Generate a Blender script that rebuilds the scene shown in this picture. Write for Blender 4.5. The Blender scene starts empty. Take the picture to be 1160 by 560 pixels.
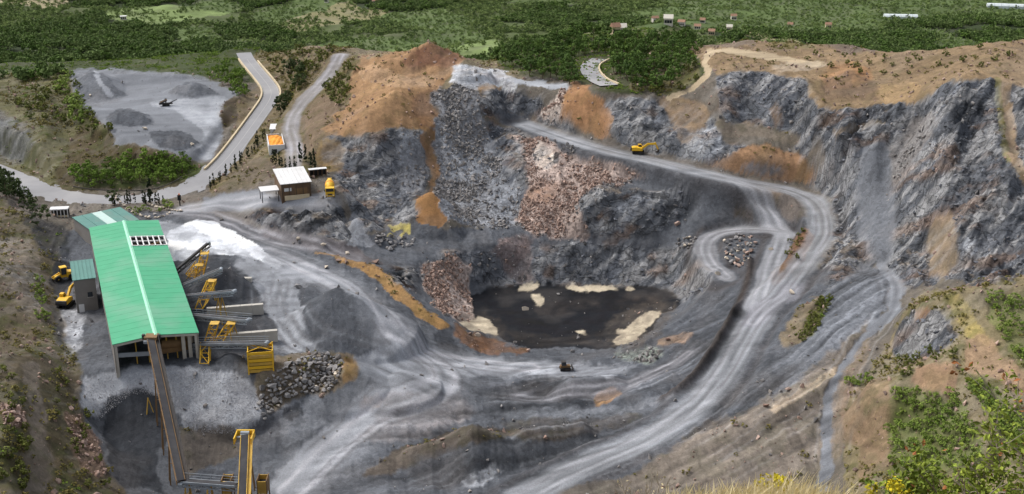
import bpy, bmesh, math, random
import numpy as np
from mathutils import Vector, Matrix
from mathutils.geometry import delaunay_2d_cdt
random.seed(7); np.random.seed(7)
sc = bpy.context.scene
COL = sc.collection
R = math.radians
# ------------------------------------------------------------------ camera, sky, sun, exposure
HC, FPX, PITCH = 115.0, 1450.0, R(20.08)
cam_d = bpy.data.cameras.new('camera'); cam = bpy.data.objects.new('camera', cam_d); COL.objects.link(cam)
cam.location = (0, 0, HC); cam.rotation_euler = (R(90) - PITCH, 0, 0)
cam_d.sensor_width = 36; cam_d.lens = 36 * FPX / 1160; cam_d.clip_start = 0.3; cam_d.clip_end = 20000
sc.camera = cam
SUN_EL, SUN_AZ = R(52), R(-62)          # azimuth measured clockwise from +Y (view direction)
w = bpy.data.worlds.new('World'); sc.world = w; w.use_nodes = True
nt = w.node_tree; bg = nt.nodes['Background']
sky = nt.nodes.new('ShaderNodeTexSky'); sky.sky_type = 'NISHITA'; sky.sun_disc = False
sky.sun_elevation = SUN_EL; sky.sun_rotation = SUN_AZ; sky.air_density = 1.0; sky.dust_density = 4.0; sky.ozone_density = 0.6
hs_ = nt.nodes.new('ShaderNodeHueSaturation'); hs_.inputs['Saturation'].default_value = 0.35   # cloud veil: a much greyer sky
nt.links.new(sky.outputs[0], hs_.inputs['Color']); nt.links.new(hs_.outputs[0], bg.inputs[0]); bg.inputs[1].default_value = 0.125
sd = bpy.data.lights.new('sun', 'SUN'); so = bpy.data.objects.new('sun', sd); COL.objects.link(so)
sd.energy = 1.2; sd.angle = R(20); sd.color = (1.0, 0.95, 0.87)
sv = Vector((math.sin(SUN_AZ) * math.cos(SUN_EL), math.cos(SUN_AZ) * math.cos(SUN_EL), math.sin(SUN_EL)))
so.rotation_euler = sv.to_track_quat('Z', 'Y').to_euler(); so.location = (0, 0, 400)
sc.view_settings.view_transform = 'Standard'; sc.view_settings.look = 'None'
sc.view_settings.exposure = 0.66; sc.view_settings.gamma = 1.0
try:
    sc.cycles.max_bounces = 5; sc.cycles.diffuse_bounces = 3; sc.cycles.transparent_max_bounces = 6
except Exception: pass

# ------------------------------------------------------------------ camera <-> place
CP, SP = math.cos(PITCH), math.sin(PITCH)
def tanv(py):
    v = (py - 280) / FPX
    return (SP + v * CP) / (CP - v * SP)
def at(px, py, z=None, Y=None):
    """point of the place seen at a photo position, at a known height z or a known forward distance Y"""
    T = tanv(py)
    if Y is None: Y = (HC - z) / T
    z = HC - T * Y
    depth = Y * CP + (HC - z) * SP
    return Vector(((px - 580) / FPX * depth, Y, z))
def proj(x, y, z):
    d = y * CP + (HC - z) * SP
    v = ((HC - z) * CP - y * SP) / d
    return 580 + FPX * x / d, 280 + FPX * v

def lin(c):
    c = np.asarray(c, float) / 255.0
    return np.where(c <= 0.04045, c / 12.92, ((c + 0.055) / 1.055) ** 2.4)
def dull(c):
    c = np.asarray(c, float)
    if abs(c[0] - c[2]) < 14 and abs(c[1] - c[0]) < 6: m_ = c.mean(); return np.array([m_ - 3.5, m_ - .2, m_ + 6])      # quarry greys: neutral with a trace of blue
    g = c.mean(-1, keepdims=True); return g + (c - g) * (.84 if c[0] > c[2] * 1.12 else .82)
def L3(r, g, b): return tuple(lin((r, g, b)))

# ------------------------------------------------------------------ noise
def _h(ix, iy, seed):
    n = (ix.astype(np.int64) * 374761393 + iy.astype(np.int64) * 668265263 + seed * 974711) & 0xffffffff
    n = ((n ^ (n >> 13)) * 1274126177) & 0xffffffff
    n = n ^ (n >> 16)
    return (n & 0xffff).astype(np.float32) / 65535.0
def vn(x, y, seed=0):
    fx = np.floor(x); fy = np.floor(y); ux = (x - fx).astype(np.float32); uy = (y - fy).astype(np.float32)
    ix = fx.astype(np.int64); iy = fy.astype(np.int64)
    ux = ux * ux * (3 - 2 * ux); uy = uy * uy * (3 - 2 * uy)
    a = _h(ix, iy, seed); b = _h(ix + 1, iy, seed); c = _h(ix, iy + 1, seed); d = _h(ix + 1, iy + 1, seed)
    return (a + (b - a) * ux) * (1 - uy) + (c + (d - c) * ux) * uy
def fbm(x, y, seed=0, o=4, g=0.5):
    s = 0; amp = 1; tot = 0
    for k in range(o):
        s = s + amp * vn(x * 2 ** k + 17.3 * k, y * 2 ** k - 9.1 * k, seed + k); tot += amp; amp *= g
    return s / tot
def ridged(x, y, seed=0, o=4, g=0.55):
    s = 0; amp = 1; tot = 0
    for k in range(o):
        s = s + amp * (1 - np.abs(2 * vn(x * 2 ** k + 7.7 * k, y * 2 ** k + 3.3 * k, seed + k) - 1)); tot += amp; amp *= g
    return s / tot
def sstep(a, b, x):
    t = np.clip((x - a) / (b - a), 0, 1); return t * t * (3 - 2 * t)

# ------------------------------------------------------------------ survey of the ground: (photo x, photo y, height) along lines; ('Y', d) gives distance instead
LINES = [
 # plant yard and alley
 [(85,262,0),(150,262,0.5),(230,250,1),(262,262,0.5),(300,280,0),(360,310,0),(420,345,-1)],
 [(62,290,-1),(62,330,-2),(75,390,-2),(90,410,-1),(112,412,0.6),(150,414,1),(226,412,1),(290,418,0.5)],
 [(80,300,-2),(85,355,-2)],
 [(240,300,0),(300,330,0),(330,385,0),(270,380,0),(240,400,0.5),(420,395,-2),(460,400,-3.5)],
 # road past the plant
 [(0,191,-1),(24,205,0),(60,224,0),(130,228,0),(180,228,0.5),(205,221,1),(235,204,3),(258,180,5),(285,145,8),(305,120,10),(312,105,11),(303,88,12),(288,72,13),(283,62,13)],
 [(0,212,0),(40,238,0),(130,240,0),(200,236,1),(228,222,2.2)],
 # stock yard
 [(86,82,12),(130,80,12),(180,86,12),(232,92,12),(270,108,12)],
 [(95,120,11.5),(135,150,10),(160,168,8.5),(200,176,7),(236,183,5.2),(250,160,8.2),(252,130,10.5),(272,110,11.5)],
 [(165,128,11),(200,140,10),(225,150,9)],
 [(70,88,9),(78,120,9),(110,165,5.5),(140,190,2.5),(190,196,2.5),(220,198,2.6)],
 [(0,75,4),(0,110,9),(0,150,7),(0,180,1),(30,195,2),(50,150,9),(60,100,10),(90,210,1.5),(130,214,1.5)],
 [(180,214,1.5),(215,205,2),(240,190,4)],
 [(262,120,10),(268,140,8.5)],
 # hill between asphalt road and spoil heap
 [(330,190,8.5),(335,165,10),(325,140,12),(345,110,15),(375,85,20),(386,62,24)],
 [(300,60,14),(320,75,16),(330,100,14.5),(320,120,12.5),(300,170,8),(280,190,7),(262,212,5.5),(310,185,8)],
 [(320,58,17),(350,52,21),(380,54,24)],
 [(360,130,15),(372,100,19),(395,75,25)],
 # shed pad, rock face below it, dark ramp
 [(240,228,2.5),(270,222,4.5),(300,222,6.5),(330,226,7),(370,226,7),(395,220,7)],
 [(300,200,8),(340,186,8.5),(370,200,8),(385,205,8)],
 [(280,236,3),(300,238,6),(340,240,6.4),(380,241,6)],
 [(275,246,1.3),(300,262,0),(345,264,-0.6),(392,268,-1.5)],
 [(300,268,0),(360,288,-0.6),(405,300,-1.2),(437,314,-2),(464,334,-3.5),(480,354,-5),(507,371,-7.5),(530,384,-9)],
 # rock face left of centre and its bench
 [(385,155,14.5),(420,153,14.5),(455,152,14.5),(482,150,14.5)],
 [(395,185,8.5),(400,215,4),(402,236,0)],
 [(405,262,-1.6),(425,262,-2.5),(455,256,-3),(490,256,-3.2),(520,252,-3.5),(560,258,-4),(600,268,-6),(640,273,-7),(690,275,-7),(740,268,-5)],
 [(420,285,-2),(450,292,-4),(500,285,-5.5),(560,275,-6)],
 # pit rim and floor
 [(430,302,-3),(470,297,-5),(520,288,-6.5),(590,279,-8),(690,279,-8),(766,281,-7.5),(785,296,-7.5),(806,316,-8),(800,332,-9),(775,358,-11)],
 [(555,382,-15.5),(528,360,-15.5),(528,335,-16),(560,324,-17),(600,321.5,-17),(700,321.5,-17),(765,327,-17),(775,338,-16)],
 [(560,350,-18),(650,350,-18),(740,345,-17.5),(640,380,-17.5),(700,376,-17)],
 [(560,390,-15),(610,396,-15),(660,399,-14.5),(700,398,-14),(740,376,-14.5),(772,354,-14)],
 [(545,398,-11.5),(600,404,-12),(680,405,-12),(725,392,-11.5)],
 # lower benches
 [(520,412,-8),(570,412,-10),(620,414,-11),(690,416,-11.5),(740,408,-11)],
 [(400,418,-3),(440,432,-4.5),(480,445,-6.5),(540,440,-8.5),(600,447,-10),(690,440,-10),(740,425,-9)],
 [(470,410,-4.5),(520,428,-7)],
 [(540,462,-10),(620,463,-10.5),(700,465,-9.5),(770,442,-7.5),(800,420,-6.5)],
 [(330,480,-7.5),(400,500,-9.5),(330,556,-11.5),(440,470,-7.5),(420,556,-11.5),(500,500,-10.5),(520,545,-11.5),(600,520,-11),(480,520,-11)],
 [(640,480,-10),(690,478,-9)],
 # below the plant
 [(112,417,1),(190,419,1),(270,424,0)],
 [(100,440,-2),(140,455,-4.5),(200,478,-6.5),(260,478,-6.5),(290,455,-4.5)],
 [(120,500,-9.5),(160,530,-10),(200,550,-10.5),(260,500,-9.5),(250,556,-11)],
 [(300,425,0.5),(345,412,0),(375,405,-1.5),(400,408,-3)],
 [(300,462,-6),(345,458,-6),(385,430,-4.5)],
 # left hillside
 [(0,222,4),(25,245,4),(45,262,2),(55,285,0.5)],
 [(0,300,6),(30,300,3),(48,320,0.5),(55,360,0),(75,410,0.5),(90,440,-1),(105,480,-5),(125,530,-7.5),(140,559,-9)],
 [(0,400,9),(30,400,6.5),(0,500,9),(40,470,3.5),(70,500,-1),(45,559,-1),(0,559,7)],
 # haul road
 [(575,129,15),(590,138,14.4),(640,157,13),(690,170,12.2),(730,178,11.5),(780,190,10.3),(830,202,9),(870,210,8),(900,216,7),(922,226,6),(932,240,5.2),(932,262,4),(922,285,2.2),(905,304,0.8),(885,330,-1),(862,355,-2.6),(845,385,-3.5),(826,420,-4.6),(800,450,-5.6),(775,472,-6.4),(735,497,-7.4),(690,515,-8.2),(645,535,-9.2),(600,560,-10)],
 [(575,139,13.4),(640,166,11.8),(730,187,10.3),(800,203,8.4),(830,210,7.6)],
 # secondary road and loop
 [(838,206,8.2),(860,225,5.2),(878,248,2),(886,262,0.4),(872,263,0),(845,262,-1),(815,264,-2.5),(800,272,-3.6),(796,285,-4.3),(805,300,-4.6),(822,315,-4.2)],
 [(886,275,-0.2),(875,295,-1),(868,318,-1.7),(862,335,-2)],
 [(820,270,-2.6),(850,268,-1.3),(862,280,-1.6),(850,312,-3.2)],
 [(720,200,7),(760,210,6),(800,225,4.5),(840,242,1.6),(860,252,1)],
 [(780,258,-2.5),(830,255,-1)],
 [(905,240,4.2),(912,262,2.6),(898,290,0.8),(880,318,-0.8)],
 # dark cliff in the middle and the red scree
 [(662,236,2.2),(680,220,4.3),(720,221,4.6),(765,215,5.4),(783,222,4)],
 [(672,272,-6.8),(700,272,-6.4),(740,262,-4),(780,246,-1)],
 [(600,150,14),(620,168,11.5),(650,180,10),(690,188,8.5)],
 [(590,190,7),(620,230,0.5),(640,262,-5)],
 # spoil heap and scree behind the pit
 [(370,148,15),(400,146,15.3),(440,147,16.5),(482,146,15.5)],
 [(395,110,20),(440,100,25),(485,100,24.5)],
 [(410,66,28),(430,72,27.5),(465,75,28),(460,58,30.5),(485,51,33),(510,58,31.5),(522,68,30.5),(530,75,29)],
 [(540,78,28.5),(560,84,26.5),(585,95,24.5),(600,99,23.5),(620,103,23)],
 [(500,100,25),(530,105,23.5),(545,112,22.5),(585,112,20)],
 [(497,130,18.5),(510,170,9.5),(520,215,0.5),(540,240,-2.6)],
 [(480,190,6),(487,222,0),(490,240,-2.6)],
 [(555,150,12.5),(560,200,3.5),(585,240,-3)],
 # wall behind the haul road
 [(600,127,16.2),(640,149,14.2),(690,162,13.3),(730,170,12.8),(780,181,12),(810,186,12)],
 [(610,112,20.5),(650,106,24),(700,106,25),(760,114,24.2),(790,128,22),(812,150,19)],
 [(635,99,24),(680,98,26.5),(740,106,26),(775,100,27),(795,84,31)],
 # forest hill behind the crest
 [(600,80,20),(650,75,25),(700,80,26),(750,85,27)],
 [(590,62,14),(650,52,19),(700,48,20),(760,52,23),(790,60,28)],
 [(560,70,15),(570,84,20)],
 # right rim
 [(800,62,33.5),(820,52,33.5),(850,46,33),(880,52,33),(930,50,34),(960,51,35),(1000,60,36.5),(1050,57,39.5),(1100,50,42.5),(1160,45,45)],
 [(815,82,32.5),(860,80,33),(900,82,33),(912,96,31.5),(926,122,28.5),(960,121,29),(1000,117,31.5),(1036,114,35),(1058,98,39),(1086,86,42.5),(1130,88,44),(1160,95,43)],
 [(815,110,27),(820,133,22.3),(840,146,19.5),(870,150,19),(900,152,19)],
 [(820,156,17.6),(840,160,17),(880,164,16.6),(905,175,14.5)],
 [(810,188,12),(850,184,12.8),(885,186,12.6),(910,196,11)],
 [(935,180,18),(942,200,13.5),(945,225,7.5),(942,250,5.4)],
 [(960,160,24),(985,175,22),(985,220,13.2),(985,260,8),(985,295,4.6)],
 [(1010,150,26.5),(1003,180,20.5),(1003,220,13.6),(1003,270,7.6),(1005,300,5)],
 [(940,290,3.5),(945,310,3),(920,338,1.2)],
 [(1040,160,29),(1045,200,23.5),(1048,250,15.5),(1040,300,8),(1060,320,7)],
 [(1090,150,33),(1095,200,26.5),(1095,250,19),(1100,300,12)],
 [(1140,100,42),(1140,150,34.5),(1150,200,28),(1160,260,19.5),(1150,310,13)],
 # dip slope and track on the right
 [(1005,305,5),(1020,330,5),(1018,352,5),(1000,372,3.5),(975,400,1.5),(955,430,0),(948,470,-2.5),(944,520,-4.5),(940,556,-5.5)],
 [(925,340,2.2),(960,330,4),(990,310,4.6)],
 [(880,400,-1.8),(920,390,0.4),(960,380,2.6)],
 [(860,440,-3),(905,430,-1),(935,425,0)],
 [(810,480,-5.2),(860,475,-3.8),(920,470,-2.6)],
 [(740,520,-7.4),(800,510,-6.4),(870,510,-5)],
 [(700,552,-9.5),(780,550,-8.5),(860,550,-6.8)],
 # near ridge on the right
 [(1025,352,(('Y',243))),(1050,336,(('Y',236))),(1100,329,(('Y',232))),(1160,322,(('Y',233)))],
 [(1006,398,3.5),(1015,380,6),(1040,376,(('Y',233))),(1080,360,(('Y',228))),(1150,365,(('Y',221)))],
 [(1010,402,3.6),(1045,402,(('Y',226))),(1080,405,(('Y',216))),(1150,415,(('Y',208)))],
 [(960,440,-0.2),(1000,440,3),(1060,440,(('Y',211))),(1150,460,(('Y',197)))],
 [(960,500,-3),(1000,490,(('Y',209))),(1060,500,(('Y',196))),(1150,520,(('Y',184)))],
 [(985,556,(('Y',192))),(1060,556,(('Y',180))),(1160,560,(('Y',171)))],
]
pts = []
def addp(px, py, zz):
    if isinstance(zz, tuple): return at(px, py, Y=zz[1])
    return at(px, py, zz)
for ln in LINES:
    P = [addp(*p) for p in ln]
    for a, b in zip(P[:-1], P[1:]):
        n = max(1, int((b - a).length / 4))
        for k in range(n): pts.append(a.lerp(b, k / n))
    pts.append(P[-1])
def W(t, Y, z): pts.append(Vector((t * Y, Y, z)))
for t in np.linspace(-0.62, 0.62, 14):
    # hill the photographer stands on, falling away below the frame
    kn = sstep(.04, .14, t); W(t, 5, 108.3 + 1.5 * kn); W(t, 10, 106.4 + 2.0 * kn); W(t, 13, 105.0 + 1.75 * kn); W(t, 17, 102.8 + 1.5 * kn); W(t, 28, 91); W(t, 60, 60); W(t, 120, 20 + 6 * sstep(-.1, .4, t))
    W(t, 160, 2 + 12 * sstep(.1, .4, t) + 5 * sstep(-.28, -.5, t)); 
    W(t, 186, -9 + 14 * sstep(.14, .42, t) + 12 * sstep(-.33, -.46, t))
    # land beyond
    zz = -48 + 6 * math.sin(t * 9)
    W(t, 720, zz + 4); W(t, 820, zz - 2); W(t, 1000, -62); W(t, 1300, -66); W(t, 2000, -70); W(t, 3500, -60); W(t, 7000, -60)
for t, Y, z in [(-.45,560,-12),(-.36,560,-8),(-.28,570,-8),(-.2,565,-2),(-.14,560,-6),(-.08,540,-8),(0,590,-10),(.06,620,-8),(.12,610,-2),(.2,560,-8),(.27,530,-10),(.36,480,-4),(.45,450,0),(.55,450,0),
                (-.55,350,6),(-.55,430,8),(-.55,300,8),(-.55,230,9),(.56,300,40),(.56,350,46),(.56,240,26),(.56,200,16),
                (-.2,530,6),(.12,560,14),(.06,560,12),(-.27,515,9)]:
    W(t, Y, z)

# ------------------------------------------------------------------ mesh grid: straight rays from below the photographer, rows of equal distance
NT = 1050
tc = np.linspace(-0.55, 0.55, NT)
rows = [np.geomspace(5, 150, 56)[:-1], np.arange(150, 190, 1.0), np.arange(190, 402, 0.5), np.arange(402, 560, 0.9), np.arange(560, 1300, 3.6), np.geomspace(1304, 7000, 26)]
Yr = np.concatenate(rows); NY = len(Yr)
sr = np.log(Yr)
# triangulate in (t, log Y): equal scale both ways on the ground
P2 = [Vector((p.x / p.y, math.log(p.y))) for p in pts]
vo, ed, fa, ov, oe, of = delaunay_2d_cdt(P2, [], [], 0, 1e-5)
zsrc = [np.mean([pts[i].z for i in o]) for o in ov]
H = np.full((NY, NT), np.nan)
dt = tc[1] - tc[0]
for f in fa:
    a, b, c = (vo[i] for i in f); za, zb, zc = (zsrc[i] for i in f)
    r0 = np.searchsorted(sr, min(a.y, b.y, c.y) - 1e-9); r1 = np.searchsorted(sr, max(a.y, b.y, c.y) + 1e-9)
    c0 = max(0, int(math.ceil((min(a.x, b.x, c.x) - tc[0]) / dt - 1e-6))); c1 = min(NT, int(math.floor((max(a.x, b.x, c.x) - tc[0]) / dt + 1e-6)) + 1)
    if r1 <= r0 or c1 <= c0: continue
    X = tc[None, c0:c1]; S = sr[r0:r1, None]
    den = (b.y - c.y) * (a.x - c.x) + (c.x - b.x) * (a.y - c.y)
    if abs(den) < 1e-14: continue
    w0 = ((b.y - c.y) * (X - c.x) + (c.x - b.x) * (S - c.y)) / den
    w1 = ((c.y - a.y) * (X - c.x) + (a.x - c.x) * (S - c.y)) / den
    w2 = 1 - w0 - w1
    m = (w0 >= -1e-6) & (w1 >= -1e-6) & (w2 >= -1e-6)
    zz = w0 * za + w1 * zb + w2 * zc
    sub = H[r0:r1, c0:c1]; sub[m] = zz[m]
for r in range(NY):       # anything left open at the margin
    if np.isnan(H[r]).any():
        ok = ~np.isnan(H[r])
        H[r] = np.interp(tc, tc[ok], H[r][ok]) if ok.any() else (H[r - 1] if r else 0)
def blur(a, n, ax):
    k = np.exp(-0.5 * (np.arange(-2 * n, 2 * n + 1) / n) ** 2); k /= k.sum()
    pad = [(0, 0), (0, 0)]; pad[ax] = (2 * n, 2 * n)
    b = np.pad(a, pad, mode='edge'); out = np.zeros_like(a)
    for i, q in enumerate(k):
        out += q * (b[i:i + a.shape[0], :] if ax == 0 else b[:, i:i + a.shape[1]])
    return out
H = blur(blur(H, 2, 0), 3, 1)
XX = tc[None, :] * Yr[:, None]; YY = np.repeat(Yr[:, None], NT, 1)

def sampleH(x, y):
    """height of the finished ground at a place"""
    x = np.asarray(x, float); y = np.asarray(y, float)
    r = np.clip(np.interp(y, Yr, np.arange(NY)), 0, NY - 1.001); c = np.clip((x / y - tc[0]) / dt, 0, NT - 1.001)
    r0 = r.astype(int); c0 = c.astype(int); fr = r - r0; fc = c - c0
    return (H[r0, c0] * (1 - fr) + H[r0 + 1, c0] * fr) * (1 - fc) + (H[r0, c0 + 1] * (1 - fr) + H[r0 + 1, c0 + 1] * fr) * fc
def ground(px, py):
    """where the sight line through a photo position meets the ground"""
    v = (py - 280) / FPX; T = tanv(py)
    t = (px - 580) / FPX / (CP - v * SP)
    c = min(max((t - tc[0]) / dt, 0), NT - 1.001); c0 = int(c); f = c - c0
    h = H[:, c0] * (1 - f) + H[:, c0 + 1] * f
    d = h - (HC - T * Yr)
    ok = np.nonzero((d[1:] >= 0) & (d[:-1] < 0) & (Yr[1:] > 60))[0]
    if len(ok) == 0: return None
    i = ok[0]; k = -d[i] / (d[i + 1] - d[i]); Y = Yr[i] + k * (Yr[i + 1] - Yr[i])
    return Vector((t * Y, Y, HC - T * Y))
def path3(pl):
    return [p for p in (ground(*q) for q in pl) if p is not None]
def smooth_path(P, step=2.0, it=2):
    if it > 3:        # round the bends more: average neighbours along an evenly stepped line
        P = smooth_path(P, 3.0, 1)
        for _ in range(12): P = [P[0]] + [(a + b * 2 + c) / 4 for a, b, c in zip(P[:-2], P[1:-1], P[2:])] + [P[-1]]
        it = 1
    for _ in range(it):
        Q = [P[0]]
        for a, b in zip(P[:-1], P[1:]): Q += [a.lerp(b, .25), a.lerp(b, .75)]
        P = Q + [P[-1]]
    Q = [P[0]]; acc = 0
    for a, b in zip(P[:-1], P[1:]):
        d = (b - a).length; s = step - acc
        while s < d:
            Q.append(a.lerp(b, s / d)); s += step
        acc = (acc + d) % step if d else acc
    Q.append(P[-1])
    return Q
def seg_dist(pth, pad):
    """for grid vertices near a path: (row slice, col slice, distance, height of nearest path point, signed side, arclen)"""
    ys = [p.y for p in pth]; ts = [p.x / p.y for p in pth]
    r0, r1 = np.searchsorted(Yr, [min(ys) - pad, max(ys) + pad]); tp = pad / min(ys)
    c0, c1 = np.searchsorted(tc, [min(ts) - tp, max(ts) + tp])
    X = XX[r0:r1, c0:c1]; Y = YY[r0:r1, c0:c1]
    best = np.full(X.shape, 1e9); zz = np.zeros(X.shape); side = np.zeros(X.shape); al = np.zeros(X.shape); s0 = 0
    for a, b in zip(pth[:-1], pth[1:]):
        dx, dy = b.x - a.x, b.y - a.y; l2 = dx * dx + dy * dy + 1e-9
        k = np.clip(((X - a.x) * dx + (Y - a.y) * dy) / l2, 0, 1)
        ex = X - a.x - k * dx; ey = Y - a.y - k * dy; d = np.hypot(ex, ey); m = d < best
        best[m] = d[m]; zz[m] = (a.z + k * (b.z - a.z))[m]; side[m] = np.sign(dx * ey - dy * ex)[m]; al[m] = (s0 + k * math.sqrt(l2))[m]
        s0 += math.sqrt(l2)
    return (slice(r0, r1), slice(c0, c1)), best, zz, side, al
def carve(pth, half, fall):
    sl, d, zz, _, _ = seg_dist(pth, half + fall + 2)
    k = 1 - sstep(half, half + fall, d)
    H[sl] = H[sl] * (1 - k) + zz * k
def ridge(pth, hgt, wid):
    sl, d, zz, _, al = seg_dist(pth, wid * 2.5)
    hh = hgt * np.exp(-(d / wid) ** 2) * (0.75 + 0.5 * vn(al / 5.0, al * 0, 3))
    H[sl] = H[sl] + hh
HPATH = lambda pts_, it=2: smooth_path([addp(*p) for p in pts_], 2.0, it)
ROAD = HPATH([(-30,180,-1.5),(0,192,-1),(24,206,0),(60,223,0),(130,228,0),(180,227,0.5),(207,219,1),(236,203,3),(258,180,5),(283,146,8),(297,126,9.8),(311,107,11),(309,103,11.2),(295,86,12),(283,72,13),(277,64,13),(276,60,13)], 5)
HAUL = HPATH([(596,142,13.8),(640,158,12.7),(690,172,11.9),(730,180,11.2),(780,193,10),(830,204,9),(870,211,8),(900,217,7),(920,227,6),(930,240,5.2),(931,262,4),(921,285,2.2),(903,306,0.8),(882,332,-1),(858,357,-2.6),(840,385,-3.5),(822,420,-4.6),(798,450,-5.6),(770,475,-6.4),(735,497,-7.4),(690,515,-8.2),(645,535,-9.2),(590,565,-10.4)])
SECOND = HPATH([(832,207,8.4),(858,226,5.2),(876,248,2),(888,262,0.4)])
LOOP = HPATH([(888,264,0.2),(872,261,0),(845,260,-1),(815,263,-2.5),(801,272,-3.6),(797,285,-4.3),(805,300,-4.6),(822,314,-4.2)])
LINK = HPATH([(888,266,0),(878,290,-0.8),(870,315,-1.6),(856,350,-2.5)])
FORK = HPATH([(898,325,-0.2),(893,332,-0.5),(870,345,-1.8),(852,365,-2.8)])
GRAVEL = HPATH([(333,192,8.5),(335,165,10),(326,142,12),(345,112,15),(372,87,20),(386,62,24)])
carve(ROAD, 7.0, 4); carve(HAUL, 5.0, 3); carve(SECOND, 2.6, 2.5); carve(LOOP, 2.8, 2.2); carve(LINK, 2.8, 2.2); carve(FORK, 3, 3); carve(GRAVEL, 2.8, 3)
WOODROAD = HPATH([(690,98,26),(676,92,25.4),(667,82,24.5),(668,74,23.5),(680,68,22.5)])
carve(WOODROAD, 5.5, 4)
# ------------------------------------------------------------------ heaps: (px, py of the top, height of the top, side slope, ridge end or None)
HEAPS = [
 ((485,47,35),0.55,(472,55,33)), ((512,62,32),0.5,(524,68,31)), ((446,68,29.5),0.4,(462,64,30)), ((436,112,23.5),0.6,(448,104,24.5)),
 ((383,326,8.4),0.68,(396,332,7.8)), ((487,218,5.2),0.72,None), ((404,248,3.0),0.66,None),
 ((254,306,5.2),0.62,(262,312,4.0)), ((244,374,2.6),0.6,None), ((262,402,2.4),0.6,None), ((232,340,3),0.6,None),
 ((106,82,15.8),0.45,(118,98,13.5)), ((218,95,14.8),0.42,(205,97,14)), ((148,126,13.6),0.5,(135,128,13.2)), ((196,154,10.6),0.4,(185,155,10.5)), ((137,84,13.2),0.3,(200,85,13.2)),
 ((655,99,25.2),0.85,(668,102,24.8)),
 ((541,482,-4.6),0.62,(556,490,-6.2)), ((536,487,-5.6),0.6,(470,508,-8.6)), ((596,488,-6.8),0.6,(655,481,-6.8)),
 ((452,424,-3.4),0.35,(438,428,-3.6)), ((400,412,-0.5),0.5,(385,425,-2)), ((650,432,-7.5),0.45,(690,428,-8)), 
 ((1080,412,(('Y',214))),0.5,(1040,425,(('Y',217)))),
]
HEAPMASK = np.zeros_like(H)
for top, sl_, end in HEAPS:
    a = addp(*top); b = addp(*end) if end else a + Vector((0.01, 0, 0))
    sl, d, zz, _, al = seg_dist([a, b], 26)
    n = fbm(XX[sl] / 6, YY[sl] / 6, 11, 3)
    cone = zz - sl_ * (np.sqrt(d * d + 0.8) - 0.9) * (0.85 + 0.3 * n) - np.maximum(0, d - (9 if sl_ < .6 else 15)) * 1.5
    k = sstep(-0.15, 0.5, cone - H[sl])
    HEAPMASK[sl] = np.maximum(HEAPMASK[sl], k)
    H[sl] = np.where(cone > H[sl], cone, H[sl])
carve(HAUL, 4.2, 2.5); carve(ROAD, 6.6, 3)
# berms beside the haul roads and spoil ridges
BERM = smooth_path(path3([(849,296),(848,318),(840,338),(827,362),(815,385),(800,410),(777,436),(750,456)]))
ridge(BERM, 1.5, 1.0)
ridge(HPATH([(575,128,15),(640,150,13.5),(700,165,12.5)]), .5, 1.2)
ridge(HPATH([(360,288,-0.6),(405,300,-1.2),(437,314,-2),(464,334,-3.5),(480,354,-5),(507,371,-7.5)]), 0.9, 1.5)
ridge(HPATH([(560,458,-9.8),(640,462,-10.2),(700,460,-9.6),(760,440,-7.6)]), 0.9, 2.2)
ridge(HPATH([(240,262,1),(300,290,.2),(322,302,0)]), 0.5, 1.5)
ridge(HPATH([(700,404,-12),(740,388,-11.6),(790,350,-10.2),(812,322,-8)]), 0.7, 1.2)
ridge(HPATH([(880,470,-3.5),(930,440,-.5),(955,425,.3)]), 0.8, 1.2)
ridge(HPATH([(1045,420,(('Y',217))),(1090,402,(('Y',216)))]), 1.5, 3)

# spurs and gullies of the big right-hand face, ledges along it
def spur(pts_, h_, w_):
    P = path3(pts_)
    if len(P) > 1: ridge(smooth_path(P), h_, w_)
for pts_, h_, w_ in [([(1006,142),(996,175),(990,220),(994,285)], 3.0, 3.5), ([(982,156),(980,200),(980,250),(985,290)], -2.6, 5), ([(1040,134),(1044,170),(1046,210),(1058,270)], -4.0, 4.5), ([(1092,100),(1072,140),(1050,168)], 4.0, 4), ([(1078,150),(1066,210),(1062,250)], 3.6, 4.5),
                       ([(1096,130),(1100,170),(1090,210)], -3.4, 4), ([(1131,215),(1105,250),(1080,286)], 4.0, 4), ([(1150,120),(1156,160)], -3, 4), ([(946,140),(950,180),(952,220)], 2.6, 3.5), ([(905,100),(912,130)], 2.5, 3), ([(850,95),(846,125)], -2.5, 3.5), ([(880,98),(884,128)], 2.5, 3)]:
    spur(pts_, h_, w_)
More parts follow.
